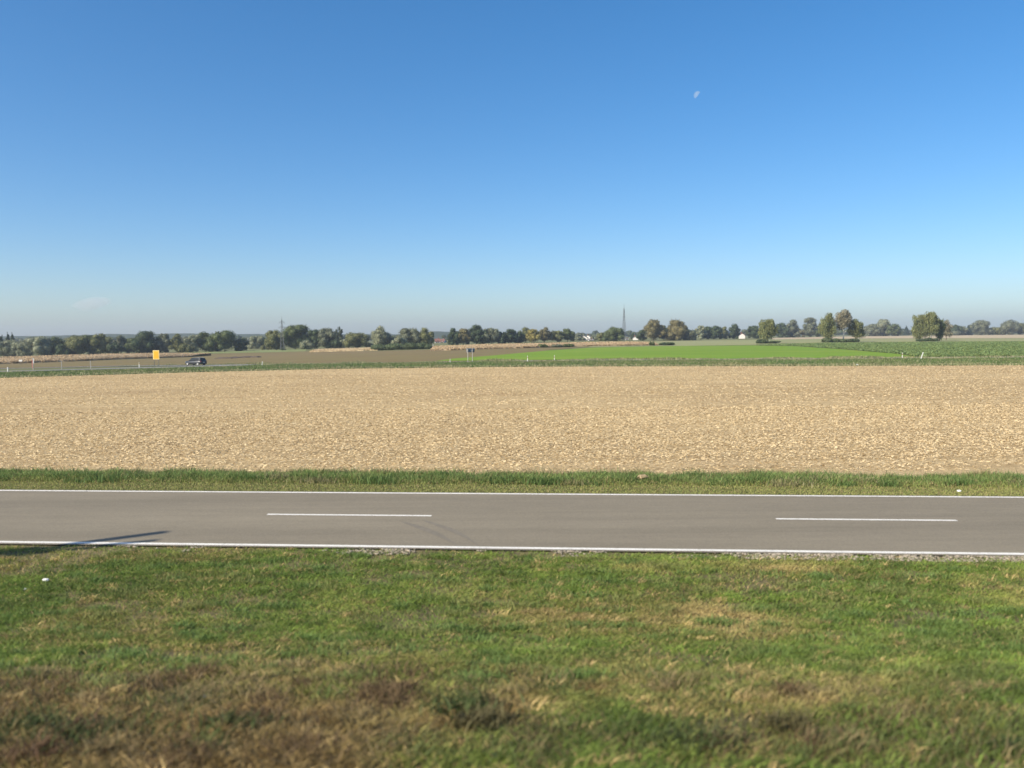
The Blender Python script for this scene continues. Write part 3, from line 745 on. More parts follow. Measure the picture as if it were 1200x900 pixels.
# ------------------------------------------------------------------ maize: dry standing crop in strips
def maize(front, depth, hgt, label, dens=5.0, col=((.56, .43, .27), (.44, .33, .2))):
    P = [at_depth(f[0], f[1]) for f in front]
    r = np.random.default_rng(int(front[0][1]))
    L = [0]
    for a, b in zip(P, P[1:]): L.append(L[-1] + (Vector(b) - Vector(a)).length)
    tot = L[-1]; n = int(tot * depth * dens)
    s = r.random(n) * tot; dd = depth * r.random(n) ** 1.15
    x = np.interp(s, L, [p.x for p in P]); y = np.interp(s, L, [p.y for p in P]) + dd
    z = zg(x, y)
    hs_ = [f[2] if len(f) > 2 else hgt for f in front]
    h = np.interp(s, L, hs_) * (.42 + .58 * np.clip(dd / 9.0, 0, 1)) * (.82 + .22 * r.random(n)) * (.93 + .14 * vnoise(x, y, 9, 3))
    Vs = []; Cs = []
    a = r.random(n) * PI; w = .05
    # stalk with tassel: narrow upright quad
    ux, uy = np.cos(a) * w, np.sin(a) * w
    st = np.stack([np.stack([x - ux, y - uy, z], -1), np.stack([x + ux, y + uy, z], -1), np.stack([x + ux, y + uy, z + h], -1), np.stack([x - ux, y - uy, z + h], -1)], 1)
    Vs.append(st.reshape(-1, 3))
    c_hi, c_lo = np.array(col[0]), np.array(col[1])
    base = c_lo + (c_hi - c_lo) * r.random((n, 1))
    Cs.append(np.repeat(base, 4, 0))
    for lv in range(4):      # drooping leaves
        zz = z + h * (.25 + .2 * lv) ; b = r.random(n) * 2 * PI; ln = .35 + .25 * r.random(n)
        dx, dy = np.cos(b) * ln, np.sin(b) * ln; wx, wy = -np.sin(b) * .06, np.cos(b) * .06
        q = np.stack([np.stack([x - wx, y - wy, zz], -1), np.stack([x + wx, y + wy, zz], -1), np.stack([x + dx + wx, y + dy + wy, zz + .1], -1), np.stack([x + dx - wx, y + dy - wy, zz + .1], -1)], 1)
        Vs.append(q.reshape(-1, 3)); cc = base * (.8 + .4 * r.random((n, 1))); Cs.append(np.repeat(cc, 4, 0))
    # dense interior of the stand, just lower than the stalk tops
    k = int(max(4, tot / 4)); ss = np.linspace(0, tot, k)
    fx = np.interp(ss, L, [p.x for p in P]); fy = np.interp(ss, L, [p.y for p in P])
    fh = np.interp(ss, L, hs_)
    rows = [(.12, -.1), (.25, .3), (8.5, .8), (depth - .5, .84), (depth - .5, -.1)]
    Vi = []; Ci = []
    for (dy, hh) in rows:
        for q in range(k):
            yy = fy[q] + dy; Vi.append((fx[q], yy, float(zg(fx[q], yy)) + (hh * fh[q] + .12 * (r.random() - .5) if hh > 0 else hh))); Ci.append(c_lo + (c_hi - c_lo) * .5 * r.random())
    nv = sum(len(v) for v in Vs)
    i = np.arange(5 * k).reshape(5, k) + nv
    Fi = np.stack([i[:-1, :-1], i[:-1, 1:], i[1:, 1:], i[1:, :-1]], -1).reshape(-1, 4)
    o = fast_mesh('maize_field', np.concatenate(Vs + [np.array(Vi)]), [np.arange(nv).reshape(-1, 4), Fi], M['straw'], None, np.concatenate(Cs + [np.array(Ci)]))
    return tag(o, label, 'maize', kind='stuff')
maize([(-90, 255, 2.2), (0, 263, 2.15), (100, 276, 2.05), (190, 296, 1.55), (222, 306, 1.1)], 22, 2.25, 'dry brown maize strip in front of the left trees')
maize([(362, 352), (400, 346), (442, 342)], 18, 1.15, 'low tan crop strip left of the dark bushes', col=((.60, .48, .29), (.5, .39, .235)))
maize([(504, 284, 1.7), (560, 288, 1.75), (620, 296, 1.65), (680, 308, 1.5), (740, 314, 1.45), (772, 318, 1.3)], 20, 1.8, 'long dry tan maize strip in front of the centre trees', col=((.58, .44, .265), (.46, .34, .2)))

# ------------------------------------------------------------------ grasses
def slope_colour(x, y, r):
    """colour of the sward: green, with straw patches, browner near the railway and on the left"""
    n = len(x)
    g1 = fbm(x, y * 1.3, 1.9, 1); g2 = fbm(x, y, .5, 9); g3 = fbm(x, y * 1.4, 4.2, 21)
    green = np.array((.125, .185, .042)); dark = np.array((.075, .115, .03)); lime = np.array((.18, .24, .055))
    straw = np.array((.34, .265, .14)); brown = np.array((.16, .112, .055)); olive = np.array((.16, .15, .05))
    c = dark + (green - dark) * np.clip((g2 - .3) * 2.5, 0, 1)[:, None]
    c = c + (lime - c) * (np.clip((g1 - .52) * 3, 0, 1) * .8)[:, None]
    near = np.clip((10.1 - y) / 2.3, 0, 1)
    lf = np.clip((-x - .3) / 3.5, 0, 1)
    q = np.clip((g3 - .5) * 3.5 + near * .28 + lf * near * .6, 0, 1)
    c = c + (olive - c) * (q * .85)[:, None]
    s = np.clip((g1 * .5 + g3 * .5 - .53 + near * .10) * 6 * np.clip(.35 + (x + 2) * .12, .12, 1), 0, 1)
    c = c + (straw - c) * (s * .8)[:, None]
    b = np.clip((fbm(x, y, 1.1, 33) - .60 + .24 * near * lf) * 6, 0, 1) * np.clip(near * 1.6, 0, 1)
    c = c + (brown - c) * (b * .85)[:, None]
    dry = r.random(n) < (.10 + .25 * q)
    c[dry] = straw * (.6 + .6 * r.random((dry.sum(), 1)))
    return c * (.7 + .6 * r.random((n, 1)))

def blades(name, x, y, z, h, w, col, lean=.5, r=None, mat='blade', flat=False):
    n = len(x)
    a = r.random(n) * 2 * PI; b = r.normal(size=n) * (.55 if flat else 9.0) + PI * (r.random(n) < .5)
    l = h * lean * (.3 + r.random(n))
    wx, wy = np.cos(a) * w, np.sin(a) * w
    dx, dy = np.cos(b) * l, np.sin(b) * l
    hz = h * (.55 + .45 * r.random(n))
    p = lambda f, g, k: (np.stack([x + dx * f - wx * k, y + dy * f - wy * k, z + hz * g], -1), np.stack([x + dx * f + wx * k, y + dy * f + wy * k, z + hz * g], -1))
    a0, a1 = p(0, -.03, 1); b0, b1 = p(.32, .62, .8); c0, _ = p(1, 1, 0)
    V = np.stack([a0, a1, b1, b0, c0], 1).reshape(-1, 3)
    i = np.arange(n)[:, None] * 5
    return fast_mesh(name, V, [i + np.array([[0, 1, 2, 3]]), i + np.array([[3, 2, 4]])], M[mat], None, np.repeat(col, 5, 0))

def in_view(x, y, m=.8): return np.abs(x) < m * y * .62 / .62 + 1.5

def slope_grass():
    """a low sward of fine blades with denser, taller tufts standing in it"""
    r = np.random.default_rng(11)
    def edge_of(x, y): return rorg.y + (x - rorg.x) * rdir.y / rdir.x + RN - y     # metres to the asphalt
    n = 520000
    y = 5.6 + (16.9 - 5.6) * r.random(n); x = (r.random(n) - .5) * 2 * 13.5
    edge = edge_of(x, y)
    k = (np.abs(x) < .72 * y + 1.2) & (edge > .02)
    bare = fbm(x, y * 1.3, 1.3, 5) * .6 + fbm(x, y, .35, 14) * .4
    near = np.clip((12.2 - y) / 4, 0, 1)
    dens = np.clip((bare - .36 - .05 * near * np.clip((x + 1) / 4, 0, 1)) * 8, .42, 1) * np.clip(edge / .9, .15, 1)
    k &= r.random(n) < dens
    x, y, edge = x[k], y[k], edge[k]
    h = (.03 + .05 * np.clip(fbm(x, y, .42, 3), 0, 1)) * (.7 + .6 * r.random(len(x)))
    c = slope_colour(x, y, r)
    # tufts
    m = 17000
    ty = 5.6 + 11.3 * r.random(m); tx = (r.random(m) - .5) * 2 * 13.5
    te = edge_of(tx, ty)
    bare = fbm(tx, ty * 1.3, 1.3, 5) * .6 + fbm(tx, ty, .35, 14) * .4
    k = (np.abs(tx) < .72 * ty + 1.2) & (te > .08) & (r.random(m) < np.clip((bare - .38) * 7, .05, 1))
    tx, ty, te = tx[k], ty[k], te[k]; m = len(tx)
    cnt = (14 + 34 * r.random(m)).astype(int); idx = np.repeat(np.arange(m), cnt); nt = len(idx)
    sp = (.025 + .07 * r.random(m))[idx]
    bx = tx[idx] + r.normal(size=nt) * sp * 1.5; by = ty[idx] + r.normal(size=nt) * sp
    th = (.04 + .075 * r.random(m) ** 1.5) * np.clip(te / .6, .45, 1)
    th *= 1 + .25 * np.clip((10.5 - ty) / 3, 0, 1)
    bh = th[idx] * (.5 + .7 * r.random(nt))
    tc = slope_colour(tx, ty, r) * (.75 + .5 * r.random((m, 1)))
    bc = tc[idx] * (.8 + .4 * r.random((nt, 1)))
    kk = edge_of(bx, by) > .03
    X = np.concatenate([x, bx[kk]]); Y = np.concatenate([y, by[kk]])
    H = np.concatenate([h, bh[kk]]); CC = np.concatenate([c, bc[kk]])
    o = blades('grass', X, Y, zg(X, Y), H, .0035 + .0035 * r.random(len(X)), CC * 1.5 * np.array([1.09, 1.03, .86]), .85 * 1.5, r, flat=True)
    tag(o, 'short patchy grass with straw and bare spots on the slope before the road', 'grass', kind='stuff')
slope_grass()

def rough_weeds():
    """taller dry growth at the top of the railway slope: dock stalks, dead grass and leafy weeds"""
    r = np.random.default_rng(23)
    Vs = []; n0 = 0
    xs_, ys_, hs, cs, ws = [], [], [], [], []
    for q in range(260):
        y = 6.4 + 2.7 * r.random() ** 1.5; x = (r.random() - .5) * 2 * (.72 * y + 1)
        t = r.random() + (.2 if x < -.8 else -.22)
        m = int(60 + 120 * r.random()); sp = .07 + .16 * r.random()
        xs_.append(x + r.normal(size=m) * sp); ys_.append(y + r.normal(size=m) * sp)
        if t > .62: c0, hh = np.array((.17, .115, .06)), .10 + .18 * r.random()
        elif t > .35: c0, hh = np.array((.26, .205, .10)), .10 + .15 * r.random()
        else: c0, hh = np.array((.13, .165, .05)), .08 + .13 * r.random()
        hs.append(hh * .8 * (.5 + .7 * r.random(m))); cs.append(c0 * (.6 + .8 * r.random((m, 1)))); ws.append(np.full(m, .004 + .005 * r.random()))
    x = np.concatenate(xs_); y = np.concatenate(ys_)
    o = blades('weeds', x, y, zg(x, y), np.concatenate(hs), np.concatenate(ws) * .7, np.concatenate(cs), .8, r, flat=True)
    tag(o, 'tangle of dry brown weeds and grass tufts along the bottom of the view', 'weeds', kind='stuff')
rough_weeds()

def tufts():
    """coarser clumps standing out of the sward, and dark leafy weeds near the railway"""
    r = np.random.default_rng(71)
    xs_, ys_, hs, cs, ws = [], [], [], [], []
    for q in range(430):
        y = 8.0 + 8.2 * r.random(); x = (r.random() - .5) * 2 * (.70 * y + 1)
        if rorg.y + (x - rorg.x) * rdir.y / rdir.x + RN - y < .4: continue
        m = int(90 + 160 * r.random()); sp = .05 + .08 * r.random()
        xs_.append(x + r.normal(size=m) * sp * 1.6); ys_.append(y + r.normal(size=m) * sp)
        hh = .06 + .075 * r.random()
        dryness = r.random() + (.2 if y < 9.5 else -.1)
        c0 = np.array((.125, .185, .05)) if dryness < .6 else np.array((.185, .2, .065)) if dryness < .9 else np.array((.27, .21, .10))
        hs.append(hh * (.45 + .75 * r.random(m))); cs.append(c0 * 1.35 * (.7 + .5 * r.random((m, 1)))); ws.append(np.full(m, .004 + .003 * r.random()))
    for q in range(24):
        y = 6.5 + 1.5 * r.random() ** 1.3; x = -.72 * y - .6 + (1.5 * y) * r.random() ** 3.0
        m = int(160 + 260 * r.random()); sp = .08 + .10 * r.random()
        xs_.append(x + r.normal(size=m) * sp * 1.3); ys_.append(y + r.normal(size=m) * sp)
        hh = .09 + .13 * r.random(); t = r.random()
        c0 = np.array((.075, .10, .032)) if t < .5 else np.array((.12, .105, .045)) if t < .8 else np.array((.15, .09, .05))
        hs.append(hh * (.4 + .8 * r.random(m))); cs.append(c0 * (.7 + .6 * r.random((m, 1)))); ws.append(np.full(m, .006 + .006 * r.random()))
    x = np.concatenate(xs_); y = np.concatenate(ys_)
    o = blades('grass_tufts', x, y, zg(x, y), np.concatenate(hs), np.concatenate(ws), np.concatenate(cs), .9, r)
    tag(o, 'coarse green and brown tufts standing out of the slope grass', 'grass', kind='stuff')
tufts()

def verge_grass():
    r = np.random.default_rng(31)
    n = 330000
    s = (r.random(n) - .5) * 2 * 24; t = RF + .03 + (VB - RF + .25) * r.random(n)
    x = rorg.x + rdir.x * s + rnor.x * t; y = rorg.y + rdir.y * s + rnor.y * t
    f = (t - RF) / (VB - RF)
    wob = .12 * (fbm(x, y, 1.5, 4) - .5) * 2
    tall = np.clip((f - .48 + wob * .5) * 6, 0, 1)
    ragged = .5 * fbm(x * 1.0, y * 0 + 3, 2.2, 8) + .5 * fbm(x, y, .7, 28)
    keep = (f < 1.0 + .32 * (ragged - .5) * 2 * .5) & (r.random(n) < np.where(f < .5, .55, 1))
    x, y, f, tall, ragged = x[keep], y[keep], f[keep], tall[keep], ragged[keep]
    n = len(x)
    h = .05 + tall * (.12 + .34 * np.clip(ragged - .2, 0, 1) * (.4 + .9 * vnoise(x, y, .6, 2)))
    h = h * (.6 + .6 * r.random(n))
    g = fbm(x, y, 1.0, 5)[:, None]
    low = np.array((.3, .315, .10)); hi = np.array((.215, .29, .09)); dk = np.array((.14, .205, .065)); straw = np.array((.34, .27, .13))
    c = low + (hi - low) * tall[:, None]
    c = c + (dk - c) * np.clip((g - .45) * 2.5, 0, .8) * (.3 + .7 * tall[:, None])
    st = r.random(n) < (.12 + .12 * (1 - tall)); c[st] = straw
    # seeding grass heads along the field side
    hd = (f > .93) & (r.random(n) < .35); c[hd] = np.array((.36, .29, .16)); h[hd] *= 1.25
    c = c * (.7 + .6 * r.random((n, 1)))
    # taller ragged clumps standing in the verge
    for q in range(150):
        s0 = (r.random() - .5) * 44
        if abs(s0 - (ground_at(753, 565.5) - rorg).dot(rdir)) < 1.2: continue
        t0 = RF + (VB - RF) * (.5 + .55 * r.random()); m = 160; sp = .10 + .16 * r.random()
        ss = s0 + r.normal(size=m) * sp * 1.5; tt = t0 + r.normal(size=m) * sp * .7
        x = np.concatenate([x, rorg.x + rdir.x * ss + rnor.x * tt]); y = np.concatenate([y, rorg.y + rdir.y * ss + rnor.y * tt])
        h = np.concatenate([h, (.18 + .2 * r.random()) * (.4 + .8 * r.random(m))])
        c0 = np.array((.13, .20, .06)) if r.random() < .75 else np.array((.3, .27, .14))
        c = np.concatenate([c, c0 * (.7 + .6 * r.random((m, 1)))])
    n = len(x)
    o = blades('grass', x, y, zg(x, y), h, .006 + .005 * r.random(n), c, .5, r)
    tag(o, 'mown and tall green grass on the verge between road and stubble', 'grass', kind='stuff')
verge_grass()

def bank_grass():
    r = np.random.default_rng(41)
    n = 260000
    u = (r.random(n) - .5) * 2 * .74
    fb = np.array([(p.x, p.y) for p in bl]); 
    y0 = np.interp(u * 108, fb[:, 0], fb[:, 1])
    t = r.random(n)
    x = u * 118; y0 = np.interp(x, fb[:, 0], fb[:, 1]) + .8 * (fbm(x, x * 0, 4, 2) - .5)
    y1 = np.interp(x, fr[::-1, 0], fr[::-1, 1]) - 3.9
    y1 = np.where(x < -46, np.interp(x, [-130, -96, -76, -62, -46], [84, 94, 104, 117, 142]), y1)
    k = y1 > y0 + .3
    y = y0 + (y1 - y0) * t
    # more of it on the side towards us, where it shows
    x, y, t = x[k], y[k], t[k]; n = len(x)
    h = (.16 + .3 * fbm(x, y, 2.5, 6)) * (.6 + .7 * r.random(n))
    h = np.where(t < .12, h * .7, h) * np.interp(x, [-75, -40], [.45, 1])
    g = fbm(x, y * .5, 5, 3)[:, None]
    c = np.array((.125, .19, .06)) + (np.array((.2, .215, .085)) - np.array((.125, .19, .06))) * np.clip((g - .35) * 2.2, 0, 1)
    st = r.random(n) < np.where(t > .9, .75, np.where(t < .14, .5, .10)); c[st] = np.array((.42, .37, .22))
    c = c * (.75 + .5 * r.random((n, 1)))
    o = blades('grass', x, y, zg(x, y), h, .03 + .02 * r.random(n), c, .6, r)
    tag(o, 'strip of rough green grass at the far edge of the stubble field', 'grass', kind='stuff')
bank_grass()

def road_tufts():
    """dry pale grass along the far side of the distant road and on the junction island"""
    r = np.random.default_rng(43)
    n = 24000
    x = (r.random(n) - .42) * 200
    y = np.interp(x, fr[::-1, 0], fr[::-1, 1]) + 3.6 + 3.0 * r.random(n) ** 1.5
    cl = fbm(x, x * 0, 5, 12)
    k = (cl > .42); x, y, cl = x[k], y[k], cl[k]; n = len(x)
    h = (.15 + 1.3 * np.clip(cl - .5, 0, 1)) * (.5 + .7 * r.random(n))
    c = np.array((.40, .36, .20))[None, :] * (.6 + .6 * r.random((n, 1)))
    g = r.random(n) < .4; c[g] = np.array((.17, .21, .08))
    o = blades('grass', x, y, zg(x, y), h, .025 + .02 * r.random(n), c, .4, r)
    tag(o, 'pale dry grass tufts along the far side of the distant road', 'grass', kind='stuff')
road_tufts()

CROP_POLY = poly_px([(885, 404.4), (960, 402.2), (1080, 401.0), (1200, 400.4), (1500, 398)]) + [(140, 141)] + [(72, 139.5)] + poly_px([(1082, 418.6), (1052, 414.2), (992, 409.2), (932, 405.2)])
def inside(x, y, P):
    c = np.zeros(len(x), bool)
    for (x1, y1), (x2, y2) in zip(P, P[1:] + P[:1]):
        k = (y1 > y) != (y2 > y)
        c ^= k & (x < (x2 - x1) * (y - y1) / (y2 - y1 + 1e-9) + x1)
    return c
def crop_leaves():
    """leafy low rows of the dark green crop on the right"""
    r = np.random.default_rng(47)
    n = 420000
    y = 139 + 260 * r.random(n) ** 1.35; x = y * (.2 + .54 * r.random(n))
    k = inside(x, y, CROP_POLY) & (r.random(n) < .35 + .65 * fbm(x, y, 7, 4))
    x, y = x[k], y[k]; n = len(x)
    z = zg(x, y) + .05 + .16 * r.random(n)
    cen = np.stack([x, y, z], -1)
    sz = .00085 * 200
    V, Fq, cc = leaf_cloud(cen, np.full((n, 3), .08), n, sz, (.17, .225, .082), .3, r=r)
    tag(fast_mesh('crop_leaves', V, [Fq], M['leaf'], None, cc), 'leafy dark green root crop in the field on the right', 'crop', kind='stuff')
crop_leaves()

def straw_litter():
    r = np.random.default_rng(53)
    Vs = []; Cs = []
    for (ya, yb, n, ln, wd, pw) in ((25.2, 48, 420000, .078, .010, .8), (46, 112, 330000, .10, .0125, .9)):
        y = ya + (yb - ya) * r.random(n) ** pw; x = (r.random(n) - .5) * 2 * .78 * y
        back = rorg.y + (x - rorg.x) * rdir.y / rdir.x + VB + .1 + .25 * (fbm(x, x * 0, 1.5, 7) - .5)
        far = np.interp(x, [p.x for p in bl], [p.y for p in bl]) - .3
        clump = fbm(x, y * 1.2, .8, 17) * .35 + fbm(x, y, 3.5, 18) * .2 + fbm(x * .03, y, 1.3, 19) * .45
        k = (y > back) & (y < far) & (r.random(n) < np.clip((clump - .30) * 3.5, .12, 1) * np.clip(.8 + .35 * x / y, .45, 1))
        x, y = x[k], y[k]; n = len(x)
        z = zg(x, y) + .012 + .035 * r.random(n)
        a = r.normal(size=n) * .5 + (r.random(n) < .15) * 1.4; l = ln * (.4 + r.random(n)); w = wd * (.5 + r.random(n))
        tilt = r.normal(size=n) * .28
        tilt *= .6; up = r.random(n) < .012; tilt[up] = .6 + .4 * r.random(up.sum())
        d = np.stack([np.cos(a) * np.cos(tilt), np.sin(a) * np.cos(tilt), np.sin(tilt)], -1) * l[:, None] * .5
        rollv = r.normal(size=n) * .7
        s = np.stack([-np.sin(a) * np.cos(rollv), np.cos(a) * np.cos(rollv), np.sin(rollv)], -1) * w[:, None]
        p = np.stack([x, y, z + np.abs(d[:, 2])], -1)
        V = np.stack([p - d - s, p + d - s, p + d + s, p - d + s], 1)
        c = np.array((.575, .445, .255))[None, :] + (np.array((.665, .54, .335)) - np.array((.575, .445, .255)))[None, :] * r.random((n, 1))
        dk = r.random(n) < .24; c[dk] = np.array((.45, .335, .185)) * (.6 + .7 * r.random((dk.sum(), 1)))
        Vs.append(V.reshape(-1, 3)); Cs.append(np.repeat(c * (.88 + .3 * r.random((n, 1))), 4, 0))
    V = np.concatenate(Vs)
    tag(fast_mesh('straw', V, [np.arange(len(V)).reshape(-1, 4)], M['straw'], None, np.concatenate(Cs)), 'chopped straw and stubble lying over the harvested field', 'straw', kind='stuff')
straw_litter()

def gravel():
    """pale stones and crumbled edge along the near side of the road"""
    r = np.random.default_rng(59)
    bm = bmesh.new(); bmesh.ops.create_icosphere(bm, subdivisions=1, radius=1)
    v0 = np.array([v.co[:] for v in bm.verts]); f0 = np.array([[v.index for v in f.verts] for f in bm.faces]); bm.free()
    n = 16000
    s = -11 + 26 * r.random(n); t = RN - .02 - .42 * r.random(n) ** 1.5
    cl = fbm(s, s * 0, 1.1, 3) * .6 + fbm(s, t * 3, .35, 6) * .4 + .010 * s
    k = r.random(n) < np.clip((cl - .55) * 9, 0, 1)
    s, t = s[k], t[k]; n = len(s)
    x = rorg.x + rdir.x * s + rnor.x * t; y = rorg.y + rdir.y * s + rnor.y * t
    sz = .006 + .018 * r.random(n) ** 3
    P = np.stack([x, y, zg(x, y) + .012 + sz * .3], -1)
    V = P[:, None, :] + v0[None] * sz[:, None, None] * (np.array([1.5, 1.1, .7]) * (.7 + .6 * r.random((n, 1, 3))))
    c = np.array((.37, .315, .24)) * (.6 + .7 * r.random((n, 1)))
    Fs = (f0[None] + (np.arange(n) * len(v0))[:, None, None]).reshape(-1, 3)
    tag(fast_mesh('gravel', V.reshape(-1, 3), [Fs], M['straw'], None, np.repeat(c, len(v0), 0)), 'pale gravel crumbs along the near edge of the road', 'gravel', kind='stuff')
gravel()

# ------------------------------------------------------------------ car on the far road
def car():
    p = Vector((0, 0, 0)); px = 229.5
    d = ray(px, 428); x0 = None
    Yc = 165.0
    for _ in range(20):
        x = d.x / d.y * Yc; Yc = frd(x) - .9
    x = d.x / d.y * Yc
    i = int(np.argmin(np.abs(fr[:, 0] - x))); tdir = fr[i + 1] - fr[i - 1]
    root = empty('car', (x, Yc, float(zg(x, Yc)) + .02), math.atan2(tdir[1], tdir[0]))      # local +x is the nose, heading left
    tag(root, 'dark grey estate car driving left on the distant road', 'car')
    pm = paint('car_paint', (.022, .025, .03), .32, .1, var=.05, coat=.6)
    # lower body: loft of cross-sections along x
    def loft(secs, name, mat, par):
        V = []; n = len(secs[0])
        for s in secs: V += s
        Fq = []
        for a in range(len(secs) - 1):
            for k in range(n):
                Fq.append((a * n + k, a * n + (k + 1) % n, (a + 1) * n + (k + 1) % n, (a + 1) * n + k))
        me = bpy.data.meshes.new(name); me.from_pydata(V, [], Fq + [tuple(range(n))[::-1], tuple(range((len(secs) - 1) * n, len(secs) * n))]); me.update()
        for q in me.polygons: q.use_smooth = len(q.vertices) == 4
        return link_mesh(name, me, mat, par)
    def sec(x, w, z0, z1, r=.12):
        w /= 2
        return [(x, -w + r * .4, z0), (x, w - r * .4, z0), (x, w, z0 + r), (x, w + .01, (z0 + z1) / 2), (x, w - .03, z1 - r * .6), (x, w - r, z1), (x, -w + r, z1), (x, -w + .03, z1 - r * .6), (x, -w - .01, (z0 + z1) / 2), (x, -w, z0 + r)]
    body = loft([sec(-2.12, 1.45, .42, .82), sec(-2.05, 1.66, .3, .98), sec(-1.6, 1.74, .24, 1.0), sec(-.4, 1.76, .22, .96), (sec(.9, 1.76, .22, .93)), sec(1.55, 1.7, .24, .86), sec(1.95, 1.58, .28, .76), sec(2.1, 1.3, .36, .64)], 'body', pm, root)
    gl = M['glass_dark']
    cab = loft([sec(-2.0, 1.4, .96, 1.03, .03), sec(-1.72, 1.36, .95, 1.42, .1), sec(-1.0, 1.36, .95, 1.5, .1), sec(0, 1.36, .93, 1.5, .1), sec(.45, 1.34, .92, 1.42, .1), sec(1.15, 1.3, .9, .95, .02)], 'cabin_glass', gl, root)
    loft([sec(-1.84, 1.2, 1.415, 1.455, .02), sec(-1.0, 1.24, 1.49, 1.535, .02), sec(0, 1.24, 1.49, 1.535, .02), sec(.42, 1.2, 1.41, 1.45, .02)], 'roof', pm, root)
    for sx in (-1, 1):
        for (a, b) in (((1.08, .63, .94), (.44, .6, 1.43)), ((-.05, .68, .94), (-.05, .64, 1.49)), ((-1.0, .68, .95), (-1.0, .64, 1.49)), ((-1.98, .68, .98), (-1.72, .62, 1.43))):
            MB().tube((a[0], a[1] * sx, a[2]), (b[0], b[1] * sx, b[2]), .045, .045, 6).build('pillar', pm, root)
    rim_m = paint('alloy_rim', (.6, .6, .6), .3, .7)
    for wx in (-1.32, 1.3):
        for sy in (-1, 1):
            w = MB().tube((wx, sy * .72, .31), (wx, sy * .89, .31), .315, .315, 24).build('wheel', M['black'], root)
            MB().tube((wx, sy * .87, .31), (wx, sy * .905, .31), .21, .2, 20).build('rim', rim_m, w)
    red = paint('tail_lens', (.35, .02, .02), .3); clear = paint('lamp_lens', (.7, .72, .72), .15)
    for sy in (-1, 1):
        MB().box((-2.06, sy * .7, .82), (.1, .22, .2), bevel=.03).build('tail_light', red, root)
        MB().box((1.98, sy * .58, .64), (.16, .3, .13), bevel=.04).build('headlight', clear, root)
        MB().box((.75, sy * .95, .98), (.12, .18, .12), bevel=.03).build('mirror', pm, root)
    MB().box((-2.125, 0, .62), (.03, .52, .11)).build('number_plate', M['white'], root)
    MB().box((-2.1, 0, .4), (.12, 1.4, .12), bevel=.03).build('bumper', M['black'], root)
    MB().tube((-1.7, .55, 1.53), (.2, .55, 1.56), .02).tube((-1.7, -.55, 1.53), (.2, -.55, 1.56), .02).build('roof_rail', M['galv'], root)
car()

# ------------------------------------------------------------------ signs and posts by the far road
def guide_post(px, Y, label, h=1.05, lean=0, band=True):
    p = at_depth(px, Y)
    root = empty('guide_post', p, -.2); root.rotation_euler = (0, lean, -.2 if not lean else 0)
    tag(root, label, 'guide post', 'white guide posts along the far road')
    mb = MB(); w = .06
    mb.poly([(-w, -.05, -.1), (w, -.05, -.1), (w * .9, -.05, h - .04), (-w * .5, -.05, h), ], .1, (0, 1, 0))
    mb.build('post', M['white'], root)
    if band:
        b = MB().poly([(-w * 1.03, -.054, h * .66), (w * 1.03, -.054, h * .60), (w * 1.03, -.054, h * .80), (-w * 1.03, -.054, h * .86)], .108, (0, 1, 0)).build('black_band', M['black'], root)
        MB().box((0, -.058, h * .73), (.05, .01, .15)).build('reflector', paint('reflector_amber', (.75, .5, .2), .2), b)
    return root
guide_post(162, 156, 'banded guide post left of the yellow sign', h=.8)
guide_post(306, 142, 'pale leaning guide post between car and pylon', h=.85, lean=.12, band=False)
guide_post(527, 133.5, 'short guide post left of the dark road sign', h=.75)
guide_post(618, 133, 'banded guide post, left of the two in front of the green field')
guide_post(649.5, 133, 'banded guide post, right of the two in front of the green field')
guide_post(1058, 131, 'upright banded guide post on the right')
guide_post(1079.2, 126, 'white guide post tilted to the right', h=1.28, lean=.33, band=False)
guide_post(7.5, 112, 'small white guide post at the far left edge on the bank', h=.75, band=False)

def thin_post(px, Y, h, label, mat, name='marker_post', r=.05):
    p = at_depth(px, Y)
    root = empty(name, p)
    tag(root, label, 'post', 'thin posts at the road junction')
    MB().tube((0, 0, -.2), (0, 0, h), r, r * .9, 10).build('shaft', mat, root)
    MB().tube((0, 0, h - .005), (0, 0, h + .05), r * 1.15, r * .6, 10).build('cap', M['galv'], root)
    return root
palepost = paint('pale_post', (.42, .40, .37), .6)
thin_post(71, 152, 1.35, 'thin pale post, left of the two by the junction', palepost)
thin_post(105, 152, 1.35, 'thin pale post, right of the two by the junction', palepost)
thin_post(507.4, 300, 2.2, 'pale post beside the right end of the dark bushes', palepost, r=.16)
# red and white banded pole at the junction
p = at_depth(37.5, 150)
root = empty('warning_pole', p); tag(root, 'tall pole with red brown and white halves at the left junction', 'pole')
MB().tube((0, 0, -.2), (0, 0, 2.1), .055, .055, 12).build('shaft', palepost, root)
redm = paint('red_band', (.28, .06, .045), .6)
MB().box((-.13, 0, 1.0), (.16, .03, 1.5), bevel=.01).build('red_board', redm, root)
MB().box((.1, 0, 1.55), (.17, .03, .9), bevel=.01).build('white_board', M['white'], root)
# small white thing in front of the maize
p = at_depth(23, 235)
root = empty('field_board', p); tag(root, 'small white board on a stake in front of the left maize', 'board')
MB().box((0, 0, 1.25), (.95, .04, .5), bevel=.012).build('panel', M['white'], root)
MB().tube((-.2, .05, -.2), (-.2, .05, 1.5), .04).tube((.25, .05, -.2), (.25, .05, 1.5), .04).build('stake', M['bark'], root)

